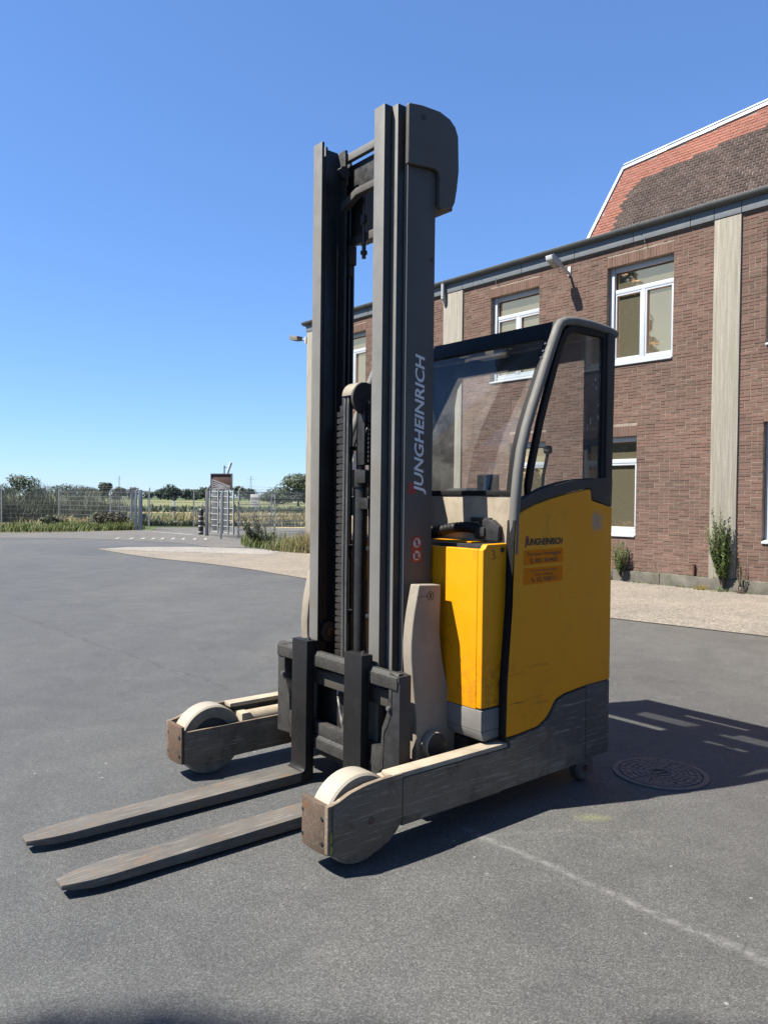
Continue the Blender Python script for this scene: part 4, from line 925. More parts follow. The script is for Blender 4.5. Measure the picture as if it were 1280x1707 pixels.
m = MB(); m.box(-.37, -.335, -.05, -.022, 1.62, 2.0); m.build('batten', M['board_hatch'], nb, 0)
for x in (-.26, .22):
    MB().box(x - .09, x + .09, -.06, .06, 0, 1.56).build('leg', M['board_frame'], nb, .006)
lp = thing('pole_lamp', 'short pole with a slanted white tube lamp above the brown notice board', 'lamp', (-6.16, 30.12, 0))
m = MB(); m.cyl((-.06, 0, 0), (-.06, 0, 2.52), .03, .026, 10); m.cyl((-.06, 0, 2.44), (.05, 0, 2.44), .015, .015, 8); m.build('pole', M['board_frame'], lp, 0)
m = MB(); m.cyl((.06, 0, 2.2), (.20, 0, 2.64), .045, .055, 12); m.build('tube_lamp', M['lamp_white'], lp, .008)
# bollards
bo = thing('striped_bollard', 'tall black and white striped bollard standing at the right gate post', 'bollard', (-6.22, 26.35, 0))
m = MB(); m.cyl((0, 0, 0), (0, 0, .84), .085, .085, 18); m.build('pillar', M['bollard_black'], bo, .012)
for z in (.08, .28, .45, .61):
    m = MB(); m.cyl((0, 0, z), (0, 0, z + .035), .0875, .0875, 18); m.build('white_band', M['bollard_white'], bo, 0)
m = MB(); m.cyl((0, 0, .84), (0, 0, .90), .085, .03, 18); m.build('cap', M['bollard_black'], bo, .01)
dl = thing('delineator', 'white roadside delineator with a black band in the dry meadow', 'marker post', (px_x(290, 48), 48, -.02))
m = MB(); m.box(-.09, .09, -.05, .05, 0, 1.05); m.build('post', M['bollard_white'], dl, .02)
m = MB(); m.box(-.093, .093, -.053, .053, .42, .70); m.build('black_band', M['bollard_black'], dl, 0)
m = MB(); m.box(-.08, .08, -.05, .05, 1.05, 1.2); m.build('cap', M['bollard_black'], dl, .02)
d2 = thing('marker_post', 'slim pale marker post behind the striped bollard', 'marker post', (px_x(337, 36), 36, -.02))
m = MB(); m.box(-.05, .05, -.03, .03, 0, 1.0); m.build('post', M['concrete_pale'], d2, .01); m = MB(); m.box(-.053, .053, -.033, .033, .85, 1.03); m.build('cap', M['bollard_white'], d2, .005)
d3 = thing('marker_post', 'white marker stub among the weeds left of the gate post', 'marker post', (px_x(198, 40), 40, -.02))
m = MB(); m.box(-.07, .07, -.04, .04, 0, .85); m.build('post', M['bollard_white'], d3, .01); m = MB(); m.box(-.073, .073, -.043, .043, .86, .98); m.build('cap', M['bollard_black'], d3, .005)
sg = thing('fence_sign', 'small white sign plate mounted on the mesh fence near the building', 'sign', (-4.52, 27.0, 0), -.2)
m = MB(); m.box(-.14, .16, -.03, -.015, .95, 1.40); m.build('plate', M['bollard_white'], sg, .006)
m = MB(); m.box(-.12, .14, -.034, -.0305, 1.26, 1.29); m.box(-.12, .14, -.034, -.0305, 1.20, 1.225); m.box(-.12, .08, -.034, -.0305, 1.12, 1.14); m.build('printed_lines', M['board_frame'], sg, 0)
m = MB(); m.cyl((0, 0, 0), (0, 0, 1.4), .012, .012, 8); m.build('post', M['galv'], sg, 0)
# far masts
for i, (px, Y, h, lb) in enumerate([(418, 420, 13, 'faint lattice mast above the mesh fence right of the notice board'), (199, 520, 15, 'faint thin mast over the reddish trees left of the gate')]):
    t = thing('lattice_mast', lb, 'mast', (px_x(px, Y), Y, 0), 0, 'distant masts'); m = MB()
    for sx in (-1, 1): m.tube([(sx * .8, 0, 0), (sx * .15, 0, h)], .10, 4)
    for k in range(9): z = h * k / 9; w = .8 - .65 * k / 9; w2 = .8 - .65 * (k + 1) / 9; m.tube([(-w, 0, z), (w2, 0, h * (k + 1) / 9)], .06, 4)
    m.tube([(-2.2, 0, h * .86), (2.2, 0, h * .86)], .08, 4); m.build('tower', M['galv'], t, 0)
# manhole cover
MS = .82
mc = thing('manhole_cover', 'round cast iron manhole cover in the shadow behind the truck', 'manhole cover', (1.315, 3.628, 0), .5); mc.scale = (MS, MS, 1)
m = MB(); m.lathe([(.262, .0), (.262, .006), (.232, .008), (.232, .0)], (0, 0, 0), 'z', 48); m.build('frame', M['iron'], mc, 0)
m = MB(); m.cyl((0, 0, 0), (0, 0, .0045), .226, .226, 48); m.build('disc', M['black'], mc, 0)
m = MB()
for r0, r1, n in ((.062, .090, 12), (.096, .122, 14), (.128, .154, 18), (.160, .192, 16), (.197, .224, 24)):
    for k in range(n):
        a0 = 2 * math.pi * (k + .05 + .3 * r0) / n; a1 = 2 * math.pi * (k + .95 + .3 * r0) / n; vs = []
        for z in (.003, .0085):
            for rr, aa in ((r0, a0), (r1, a0), (r1, (a0 + a1) / 2), (r1, a1), (r0, a1), (r0, (a0 + a1) / 2)): vs.append((rr * math.cos(aa), rr * math.sin(aa), z))
        m.add(vs, [(6, 7, 8, 9, 10, 11)] + [(i_, (i_ + 1) % 6, 6 + (i_ + 1) % 6, 6 + i_) for i_ in range(6)])
m.build('cast_pattern', M['iron'], mc, 0)
m = MB(); m.lathe([(.055, .003), (.055, .0095), (.046, .0095), (.046, .003)], (0, 0, 0), 'z', 28); m.box(-.046, .046, -.006, .006, .003, .009); m.build('lifting_eye', M['iron'], mc, 0)

# ------------------------------------------------------------------ reach truck: local x runs out along the forks, y to its left side (towards us)
A_ = R(39.4)
TO = Vector((-0.4573, 3.1723, 0)); TRZ = math.pi + A_
trk = thing('reach_truck', 'yellow and grey reach truck with lowered forks, tall mast and glazed cab', 'reach truck', TO, TRZ)

def text(s, org, right, up, h, mat, parent, length=None, shear=0.0, bold=0.0, name='lettering', thick=.0006, ref='H', center=False):
    cu = bpy.data.curves.new('t', 'FONT'); cu.body = s; cu.size = 1; cu.shear = shear; cu.offset = bold; cu.extrude = 0.0; cu.resolution_u = 3
    o = bpy.data.objects.new('t', cu); COL.objects.link(o); dg = bpy.context.evaluated_depsgraph_get(); dg.update()
    me = bpy.data.meshes.new_from_object(o.evaluated_get(dg)); COL.objects.unlink(o); bpy.data.objects.remove(o); bpy.data.curves.remove(cu)
    co = np.empty(len(me.vertices) * 3, 'f'); me.vertices.foreach_get('co', co); co = co.reshape(-1, 3)
    cap = 0.70
    sy = h / cap; x0, x1 = co[:, 0].min(), co[:, 0].max(); sx = sy if length is None else length / (x1 - x0)
    right, up = Vector(right), Vector(up); nn = right.cross(up); org = Vector(org)
    sh = (x1 - x0) / 2 if center else 0
    for v, c in zip(me.vertices, co): v.co = org + right * float((c[0] - x0 - sh) * sx) + up * float(c[1] * sy) + nn * thick
    me.materials.clear(); me.materials.append(mat); me.name = name
    ob = bpy.data.objects.new(name, me); COL.objects.link(ob); ob.parent = parent
    return ob

# support legs with load wheels
for s in (1, -1):
    leg = MB()
    leg.prism([(.166, .085), (.166, .247), (.145, .249), (.12, .254), (.07, .273), (.0, .286), (-.08, .291), (-.164, .2905), (-.164, .12), (-.135, .085), (-.10, .06), (-.05, .041), (0, .033), (.05, .037), (.09, .05), (.12, .064)], 'y', s * .625, s * .645)
    leg.prism([(.150, .078), (.150, .222), (-.74, .222), (-.74, .07), (-.16, .07), (.02, .064)], 'y', s * .485, s * .500)
    leg.box(-.74, -.20, min(s * .501, s * .60), max(s * .501, s * .60), .075, .10)
    lo = leg.build('support_leg', M['leg'], trk, .0035)
    k = MB(); yo, yi = s * .644, s * .486
    k.prism([(.151, yi), (.164, yi), (.171, s * .51), (.1735, s * .555), (.172, s * .60), (.166, s * .628), (.158, s * .641), (.151, s * .6465), (.144, s * .6468), (.144, s * .6440), (.151, s * .630)], 'z', .080, .2475)
    k.build('nose_plate', M['leg_front'], lo, .003)
    if s > 0:
        k = MB()
        for z0_, z1_, w_ in ((.083, .118, .010), (.121, .160, .004)): k.prism([(.150, z0_), (.150 - w_ * .5, (z0_ + z1_) / 2), (.1515, z1_), (.1545, z1_ - .006), (.155, z0_ + .004)], 'y', .6425, .6450 + .002)
        k.build('paint_mark', M['lime'], lo, 0)
    for z in (.20, .115):
        for yy in (.502, .615):
            b = MB(); b.cyl((.162, s * yy, z), (.1712, s * yy, z), .0065, .0065, 10); b.build('bolt_hole', M['black'], lo, 0)
    k = MB(); k.cyl((-.02, s * .6455, .157), (-.02, s * .648, .157), .014, .012, 14); k.build('axle_pin', M['rust'], lo, 0)
    k = MB(); k.box(-.73, -.122, min(s * .572, s * .642), max(s * .572, s * .642), .2725, .293); k.build('top_plate', M['paint_cream'], lo, .007)
    k = MB(); k.cyl((-.19, s * .545, .212), (-.74, s * .545, .212), .043, .043, 18); k.build('reach_cylinder', M['paint_cream'], lo, 0)
    k = MB(); k.box(-.20, -.15, min(s * .505, s * .585), max(s * .505, s * .585), .165, .255); k.build('cylinder_head', M['paint_cream'], lo, .008)
    k = MB(); k.cyl((-.151, s * .545, .205), (-.146, s * .545, .205), .012, .012, 12); k.build('port', M['black'], lo, 0)
    w = MB(); w.lathe([(.100, -.046), (.118, -.050), (.150, -.050), (.157, -.042), (.157, .042), (.150, .050), (.118, .050), (.100, .046)], (0, s * .5625, .157), 'y', 48)
    wo = w.build('load_wheel', [M['tyre'], M['tyre_side']], trk, 0)
    for p in wo.data.polygons:
        if math.hypot(p.center.x + 0, p.center.z - .157) < .1515: p.material_index = 1
    k = MB(); k.lathe([(.0, -.034), (.101, -.034), (.101, .034), (.0, .034)], (0, s * .5625, .157), 'y', 36); k.build('rim', M['wheel_side'], wo, 0)

# skirt and chassis
for s in (1, -1):
    k = MB()
    k.prism([(-.166, .107), (-.166, .2715), (-.742, .2715), (-.742, .107)], 'y', s * .601, s * .646)
    k.prism([(-.742, .107), (-.742, .300), (-.80, .308), (-.92, .318), (-.975, .341), (-1.0, .362), (-1.02, .386), (-1.035, .405), (-1.052, .417), (-1.1, .431), (-1.244, .444), (-1.244, .112)], 'y', s * .50, s * .646)
    k.build('skirt', M['leg'], trk, 0)
    c = MB(); c.lathe([(.0, -.028), (.052, -.028), (.062, -.018), (.062, .018), (.052, .028), (.0, .028)], (-1.30, s * .585, .062), 'y', 28); co = c.build('castor_wheel', M['wheel_side'], trk, 0)
    c = MB(); c.box(-1.34, -1.25, s * .585 - .045, s * .585 + .045, .112, .125); c.cyl((-1.30, s * .585 - .04, .062), (-1.30, s * .585 + .04, .062), .014); c.build('fork_bracket', M['rust'], co, 0)
def rounded(x0, x1, hy, r):
    """plan outline, straight at x1 (front) and with round corners at x0 (rear)"""
    pts = [(x1, hy)]
    for k in range(7): a = R(90 + 15 * k); pts.append((x0 + r + r * math.cos(a), hy - r + r * math.sin(a)))
    for k in range(7): a = R(180 + 15 * k); pts.append((x0 + r + r * math.cos(a), -hy + r + r * math.sin(a)))
    return pts + [(x1, -hy)]
k = MB(); k.prism(rounded(-1.452, -1.248, .647, .045), 'z', .118, .452); k.build('rear_skirt', M['leg'], trk, .008)
k = MB(); k.box(-1.24, -.66, -.48, .48, .16, .285); k.build('chassis', M['black'], trk, 0)

# body under the cab and the yellow side panel
k = MB(); k.prism(rounded(-1.437, -.90, .605, .06), 'z', .30, 1.25); k.build('body', M['black'], trk, .01)
YP = [(-.722, .312), (-.727, .537), (-.752, .851), (-.757, 1.10), (-.764, 1.185), (-.775, 1.214), (-.80, 1.232), (-.877, 1.260), (-.987, 1.288), (-1.12, 1.314), (-1.262, 1.336), (-1.272, 1.33), (-1.279, 1.287), (-1.30, 1.281), (-1.437, 1.253), (-1.440, .455),
      (-1.244, .449), (-1.1, .436), (-1.048, .422), (-1.031, .409), (-1.016, .389), (-.996, .365), (-.972, .345), (-.92, .323), (-.80, .313)]
for s in (1, -1):
    k = MB(); k.prism(YP, 'y', s * .606, s * .637); o = k.build('side_panel', M['yellow_panel'], trk, .007, seg=3)
    if s > 0: panel = o
k = MB(); k.prism(rounded(-1.442, -1.405, .60, .035), 'z', .455, 1.25); k.build('rear_panel', M['yellow_panel'], trk, .004)
# dark strip standing in for the shadowed seam at the side panels' front edges
for s in (1, -1):
    k = MB(); k.prism([(-.7155, .300), (-.7205, .537), (-.748, .851), (-.753, 1.10), (-.760, 1.20), (-.768, 1.20), (-.7585, 1.10), (-.7535, .851), (-.7285, .537), (-.7235, .300)], 'y', s * .596, s * .6392); k.build('panel_seam', M['rubber'], panel if s > 0 else trk, .003)
# decals on the panel
text('JUNGHEINRICH', (-.823, .6375, 1.096), (-1, 0, 0), (0, 0, 1), .026, M['letter_black'], panel, .252, .25, .04, thick=.0012)
k = MB(); k.prism([(-.826, 1.098), (-.834, 1.098), (-.840, 1.122), (-.851, 1.122), (-.846, 1.133), (-.829, 1.133)], 'y', .6376, .6382); k.build('red_mark', M['red'], panel, 0)
k = MB(); k.prism([(-.818, 1.012), (-1.076, 1.016), (-1.076, 1.078), (-.818, 1.074)], 'y', .6372, .6380); k.build('sticker', M['sticker'], panel, 0)
k = MB(); k.prism([(-.818, .930), (-1.076, .936), (-1.076, 1.003), (-.818, .999)], 'y', .6372, .6380); k.build('sticker', M['sticker'], panel, 0)
SL = Vector((-1, 0, .012)).normalized(); SU = Vector((.012, 0, 1)).normalized()
text('Servizio Noleggio', (-.838, .638, 1.050), SL, SU, .0165, M['letter_black'], panel, .222, 0, .006, thick=.0006)
text('800 368485', (-.890, .638, 1.020), SL, SU, .0195, M['letter_black'], panel, .150, 0, .010, thick=.0006)
text('Servizio Assistenza', (-.862, .638, .983), SL, SU, .010, M['sticker_grey'], panel, .175, 0, .004, thick=.0006)
text('Filiale di Milano', (-.89, .638, .966), SL, SU, .009, M['letter_black'], panel, .120, 0, .004, thick=.0006)
text('02 908711', (-.903, .638, .940), SL, SU, .0195, M['letter_black'], panel, .135, 0, .010, thick=.0006)
for x, z in ((-.869, 1.029), (-.879, .949)):
    k = MB()
    for a in range(20):
        b0, b1 = R(18 * a), R(18 * a + 18); k.add([(x + r * math.cos(t), .6386, z + r * math.sin(t)) for t, r in ((b0, .0125), (b1, .0125), (b1, .0108), (b0, .0108))], [(0, 1, 2, 3)])
    k.build('phone_symbol', M['red'], panel, 0, False)
    k = MB(); k.tube([(x + .004, .6388, z + .007), (x + .006, .6388, z + .002), (x + .003, .6388, z - .004), (x - .005, .6388, z - .006)], [.0025, .0012, .0012, .0025], 6); k.build('phone_symbol', M['letter_black'], panel, 0)

# yellow battery box
k = MB()
k.box(-.645, -.615, -.60, .5695, .432, 1.082)
k.prism([(-.615, .438), (-.615, 1.080), (-.628, 1.086), (-.637, 1.100), (-.645, 1.102), (-.770, 1.104), (-.765, .438)], 'y', .57, .60)
k.box(-.80, -.645, -.60, -.57, .432, 1.10)
bx = k.build('battery_box', M['yellow_box'], trk, .005, seg=3)
k = MB(); k.box(-.765, -.613, -.602, .603, .345, .431); k.prism([(-.613, .345), (-.628, .305), (-.765, .312), (-.765, .345)], 'y', -.602, .603); k.build('corner_guard', M['bumper'], bx, .006)
k = MB(); k.box(-.80, -.646, -.569, .569, 1.03, 1.05); k.build('lid', M['black'], bx, 0)
k = MB(); k.cyl((-.728, .6005, 1.078), (-.728, .6015, 1.078), .0115, .0115, 18); k.build('hole', M['letter_black'], bx, 0)
text('3', (-.660, .6006, 1.040), (-1, 0, 0), (0, 0, 1), .040, M['letter_black'], bx, .026, -.15, -.022, thick=.0008)
k = MB(); k.box(-.79, -.70, .20, .45, 1.100, 1.105); k.build('cover_strip', M['yellow_box'], trk, .001)
k = MB(); k.box(-.80, -.66, -.55, .565, 1.051, 1.098); k.build('cable_tray', M['black'], trk, .003)
for z in (1.0, .78, .62):
    k = MB(); k.box(-.614, -.600, -.05, .12, z, z + .05); k.build('lug', M['paint_cream'], bx, .003)

# cowl, hose and bracket below the windscreen
k = MB(); k.prism([(-.80, 1.05), (-.79, 1.14), (-.783, 1.298), (-.80, 1.298), (-.83, 1.14), (-.83, 1.05)], 'y', -.60, .600); k.build('cowl', M['paint_cream'], trk, .004)
hp = []
ctl = [(-.765, .06, 1.085), (-.765, .12, 1.120), (-.765, .20, 1.142), (-.765, .29, 1.158), (-.77, .37, 1.162), (-.775, .43, 1.150)]
for i in range(len(ctl) - 1):
    for j in range(16):
        t = j / 16; p0 = Vector(ctl[max(i - 1, 0)]); p1 = Vector(ctl[i]); p2 = Vector(ctl[i + 1]); p3 = Vector(ctl[min(i + 2, len(ctl) - 1)])
        hp.append(.5 * ((2 * p1) + (-p0 + p2) * t + (2 * p0 - 5 * p1 + 4 * p2 - p3) * t * t + (-p0 + 3 * p1 - 3 * p2 + p3) * t ** 3))
k = MB(); k.tube(hp, [.0235 if (i // 2) % 2 else .0185 for i in range(len(hp))], 12); k.build('ribbed_hose', M['rubber'], trk, 0, angle=60)
k = MB(); k.prism([(.405, 1.115), (.54, 1.108), (.545, 1.17), (.505, 1.198), (.44, 1.20), (.405, 1.16)], 'x', -.80, -.765); k.box(-.80, -.77, .372, .49, 1.188, 1.206); k.box(-.778, -.755, .41, .47, 1.125, 1.165); k.build('hose_bracket', M['black'], trk, .005)

# cab
post = [(-.775, 1.06), (-.778, 1.14), (-.780, 1.217), (-.786, 1.291), (-.798, 1.39), (-.816, 1.49), (-.848, 1.59), (-.886, 1.682), (-.926, 1.77), (-.964, 1.857), (-1.004, 1.945), (-1.042, 2.025), (-1.062, 2.052), (-1.095, 2.066), (-1.16, 2.076), (-1.28, 2.078), (-1.40, 2.072), (-1.468, 2.060)]
cabf = None
for s in (1, -1):
    frame = MB(); frame.tube([(x, s * .617, z) for x, z in post], [.022] * 12 + [.020] * 6, 14)
    o = frame.build('cab_frame' if cabf is None else 'front_post', M['paint_post'], cabf or trk, 0, angle=50); cabf = cabf or o
    frame = MB(); frame.prism([(-1.395, 1.30), (-1.440, 1.256), (-1.452, 2.055), (-1.395, 2.060)], 'y', s * .60, s * .632); frame.build('rear_post', M['paint_dark'], cabf, .004)
GB = [(-.786, 1.168), (-.781, 1.218), (-.80, 1.236), (-.877, 1.264), (-.987, 1.292), (-1.12, 1.318), (-1.262, 1.341), (-1.275, 1.337), (-1.283, 1.290), (-1.438, 1.257), (-1.442, 1.392), (-1.398, 1.390), (-1.143, 1.372), (-.958, 1.337), (-.861, 1.308), (-.80, 1.285)]
SW = [(-.868, 1.305), (-.958, 1.331), (-1.05, 1.352), (-1.143, 1.366), (-1.27, 1.375), (-1.375, 1.380), (-1.378, 1.70), (-1.376, 2.038), (-1.25, 2.040), (-1.14, 2.034), (-1.10, 2.010), (-1.066, 1.950), (-1.02, 1.83), (-.977, 1.716), (-.94, 1.61), (-.915, 1.521), (-.887, 1.42), (-.872, 1.345)]
def grow(pts, d):
    n = len(pts); out = []
    for i in range(n):
        a, b, c = Vector(pts[i - 1]), Vector(pts[i]), Vector(pts[(i + 1) % n])
        e = ((b - a).normalized() + (c - b).normalized()).normalized(); out.append((b.x + e.y * d, b.y - e.x * d))
    return out
ar = sum(SW[i][0] * SW[(i + 1) % len(SW)][1] - SW[(i + 1) % len(SW)][0] * SW[i][1] for i in range(len(SW)))
sgn = 1 if ar > 0 else -1
for s in (1, -1):
    k = MB(); k.prism(GB, 'y', s * .603, s * .634); k.build('waist_band', M['paint_dark'], cabf, .004)
    k = MB(); k.add([(p[0], s * .612, p[1]) for p in SW], [tuple(range(len(SW)))]); sw = k.build('side_window', M['side_glass'], trk, 0, False)
    O_, I_ = grow(SW, sgn * .022), grow(SW, -sgn * .010); n = len(SW)
    vs = [(p[0], s * y, p[1]) for y in (.604, .624) for P in (O_, I_) for p in P]; fs = []
    for i in range(n):
        j = (i + 1) % n
        fs += [(i, j, n + j, n + i), (2 * n + i, 3 * n + i, 3 * n + j, 2 * n + j), (i, 2 * n + i, 2 * n + j, j), (n + i, n + j, 3 * n + j, 3 * n + i)]
    k = MB(); k.add(vs, fs); k.build('window_seal', M['rubber'], sw, .002)
# windscreen follows the front posts
wsp = [(-.793, 1.315), (-.803, 1.39), (-.821, 1.49), (-.853, 1.59), (-.891, 1.682), (-.931, 1.77), (-.969, 1.857), (-1.009, 1.945), (-1.036, 2.0)]
k = MB(); nw = len(wsp); k.add([(x - .004, y_, z) for y_ in (-.578, .578) for x, z in wsp], [(i, i + 1, nw + i + 1, nw + i) for i in range(nw - 1)]); ws = k.build('windscreen', M['windscreen'], trk, 0, angle=25)
for s in (1, -1):
    k = MB(); k.prism([(x + .004, z) for x, z in wsp] + [(x - .010, z) for x, z in wsp[::-1]], 'y', s * .562, s * .597); k.build('windscreen_seal', M['rubber'], ws, 0)
k = MB(); k.box(-.806, -.778, -.597, .597, 1.299, 1.322); k.build('windscreen_seal', M['rubber'], ws, .004)
k = MB(); k.prism([(-1.024, 1.99), (-1.062, 2.066), (-1.10, 2.075), (-1.10, 2.045), (-1.045, 1.985)], 'y', -.597, .597); k.build('front_header', M['rubber'], trk, .003)
for i in range(3):
    k = MB(); x, z = [(-1.002, 1.945), (-.988, 1.912), (-.975, 1.882)][i]; k.cyl((x + .018, .603, z + .008), (x + .0235, .601, z + .0105), .006, .005, 10); k.build('rivet', M['steel'], cabf, 0)
# roof with a glazed strip and a slot
rf = MB()
Z0, Z1 = 2.050, 2.076
rf.box(-1.47, -1.340, -.597, .597, Z0, Z1); rf.box(-1.312, -1.215, -.597, .597, Z0, Z1); rf.box(-1.339, -1.313, .10, .597, Z0, Z1); rf.box(-1.339, -1.313, -.597, -.28, Z0, Z1)
rf.box(-1.214, -1.101, .475, .597, Z0, Z1); rf.box(-1.214, -1.101, -.597, -.475, Z0, Z1)
rfo = rf.build('roof', M['paint_dark'], trk, .004)
k = MB(); k.add([(-1.213, -.474, 2.06), (-1.102, -.474, 2.06), (-1.102, .474, 2.06), (-1.213, .474, 2.06)], [(0, 1, 2, 3)]); k.build('roof_glass', M['roof_glass'], rfo, 0)
# rear wall with the entry opening, inside: seat, console, dark block
rw = MB(); X0, X1 = -1.436, -1.412
rw.box(X0, X1, .485, .598, 1.25, 2.045); rw.box(X0, X1, -.598, -.405, 1.25, 2.045); rw.box(X0, X1, -.404, .484, 1.955, 2.045); rw.box(X0, X1, -.404, .484, 1.20, 1.29)
rw.prism([(-.404, 1.955), (-.404, 1.80), (-.385, 1.90), (-.34, 1.955)], 'x', X0, X1)
rw.build('rear_frame', M['black'], trk, .004)
k = MB(); k.box(-1.405, -1.36, -.40, -.02, 1.25, 1.345); k.build('sun_block', M['black'], trk, .02)  # added box that blocks sunlight through the rear opening
k = MB(); k.box(-1.40, -.84, -.60, .60, 1.19, 1.245); k.build('dashboard', M['black'], trk, .01)
k = MB(); k.prism([(-.595, 1.245), (-.60, 1.55), (-.57, 1.60), (-.50, 1.58), (-.47, 1.245)], 'x', -1.34, -1.0); k.build('seat_back', M['black'], trk, .03, seg=3)
k = MB(); k.box(-.905, -.885, .30, .42, 1.250, 1.395); k.build('dark_block', M['black'], trk, .006)  # small dark block low behind the windscreen
k = MB(); k.tube([(-1.34, .30, 1.25), (-1.34, .31, 1.40), (-1.33, .345, 1.52)], .008, 8); k.cyl((-1.33, .345, 1.52), (-1.318, .352, 1.535), .022, .022, 14); k.build('gooseneck_lamp', M['black'], trk, 0)
k = MB(); k.box(-1.30, -1.18, -.05, .12, 2.0, 2.049); k.build('ceiling_light_patch', M['paint_cream'], trk, .01)  # pale box standing in for a patch of light on the cab ceiling

# ------------------------------------------------------------------ mast
ZB = .20
def channel(mb, x0, x1, ya, yb, t, z0, z1, s):
    """C section opening towards the middle of the truck: flanges ya..yb, web at yb"""
    q = lambda a, b: (min(s * a, s * b), max(s * a, s * b))
    mb.prism([(x1, s * ya), (x1, s * yb), (x0, s * yb), (x0, s * ya), (x0 + t, s * ya), (x0 + t, s * (yb - t)), (x1 - t, s * (yb - t)), (x1 - t, s * ya)], 'z', z0, z1)
spec = [('inner_mast', -.505, -.360, .190, .258, .014, ZB - .02, 2.905), ('middle_mast', -.555, -.402, .222, .293, .013, ZB, 2.905), ('outer_mast', -.600, -.442, .254, .312, .012, ZB + .01, 2.87)]
mast = {}
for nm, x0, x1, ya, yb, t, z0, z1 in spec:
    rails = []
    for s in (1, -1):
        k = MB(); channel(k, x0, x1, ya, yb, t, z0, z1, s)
        if not rails: o = k.build(nm, M['paint_mast_shade'] if nm == 'outer_mast' else M['paint_mast'], trk, .0025); mast[nm] = o
        else: o = k.build('mast_rail', M['paint_mast_shade'] if nm == 'outer_mast' else M['paint_mast'], mast[nm], .0025)
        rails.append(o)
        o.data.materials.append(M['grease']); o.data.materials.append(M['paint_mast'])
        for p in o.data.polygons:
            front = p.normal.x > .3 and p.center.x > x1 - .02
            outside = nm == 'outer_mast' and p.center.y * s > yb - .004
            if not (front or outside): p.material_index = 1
            elif front and nm == 'outer_mast': p.material_index = 2  # sunlit fronts keep the lighter mast paint, outer sides the shade-darkened copy
ms = mast['outer_mast']
k = MB(); k.prism([(2.850, -.24), (2.896, -.20), (2.896, .20), (2.850, .24), (2.840, .24), (2.84, -.24)], 'y', 0, 1) if False else k.box(-.53, -.505, -.22, .22, 2.855, 2.890); k.build('crossbeam', M['paint_mast'], mast['middle_mast'], .004)
k = MB(); k.box(-.552, -.532, -.22, .22, 2.70, 2.845); k.build('crossbeam', M['black'], mast['middle_mast'], .004)
k = MB(); k.prism([(-.22, 2.62), (-.22, 2.66), (-.10, 2.700), (.10, 2.700), (.22, 2.66), (.22, 2.62), (.10, 2.668), (-.10, 2.668)], 'x', -.52, -.485); k.build('crossbeam', M['paint_mast_shade'], mast['inner_mast'], .004)
k = MB(); k.box(-.585, -.565, -.252, .252, 2.485, 2.525); k.build('crossbeam', M['paint_mast_shade'], ms, .004)
k = MB(); k.box(-.60, -.56, -.252, .252, 2.72, 2.80); k.build('crossbeam', M['black'], ms, .004)
for z in (.30, 1.20): k = MB(); k.box(-.598, -.57, -.252, .252, z, z + .09); k.build('crossbeam', M['paint_mast'], ms, .004)
k = MB(); k.cyl((-.56, -.13, 2.40), (-.56, -.13, 2.72), .010, .010, 10); k.cyl((-.56, -.13, 2.56), (-.56, -.13, 2.60), .019, .019, 6); k.cyl((-.56, -.13, 2.42), (-.56, -.13, 2.435), .018, .018, 6); k.build('chain_anchor', M['chain'], ms, 0)
k = MB(); k.box(-.56, -.52, -.245, -.185, 2.38, 2.47); k.box(-.555, -.525, -.235, -.195, 2.33, 2.38); k.build('roller_bracket', M['carriage'], ms, .003)
for s in (-1, 1):
    k = MB(); k.cyl((-.47, s * .16, 2.785), (-.47, s * .188, 2.785), .028, .028, 20); k.build('chain_sheave', M['black'], mast['inner_mast'], 0)
for s in (1, -1):
    for z in (.66,):
        k = MB(); k.cyl((-.432, s * .196, z), (-.432, s * .242, z), .048, .048, 24); ro = k.build('mast_roller', M['grease'], mast['inner_mast'], .003)
        k = MB(); k.cyl((-.432, s * .190, z), (-.432, s * .197, z), .018, .018, 14); k.build('roller_pin', M['chain'], mast['inner_mast'], .001)
    for z in (.42, .90, 1.40, 2.30):
        k = MB(); k.cyl((-.585, s * .3115, z), (-.585, s * .3165, z), .009, .008, 6); k.build('bolt', M['paint_mast_shade'], ms, .001)
# covers on top of the outer rails
CV = [(-.425, 2.655), (-.425, 2.898), (-.432, 2.902), (-.50, 2.914), (-.60, 2.920), (-.66, 2.906), (-.692, 2.882), (-.710, 2.845), (-.713, 2.775), (-.716, 2.70), (-.706, 2.62), (-.694, 2.560), (-.680, 2.534), (-.610, 2.510), (-.604, 2.520), (-.604, 2.640), (-.596, 2.664), (-.575, 2.672)]
for s in (1, -1):
    k = MB(); k.prism(CV, 'y', s * .314, s * .334); k.box(-.70, -.606, min(s * .18, s * .314), max(s * .18, s * .314), 2.53, 2.86); cv = k.build('mast_cover', M['paint_mast_shade'], trk, .008, seg=3)
    k = MB(); k.cyl((-.505, s * .3342, 2.865), (-.505, s * .3352, 2.865), .0125, .0125, 18); k.build('hole', M['letter_black'], cv, 0)
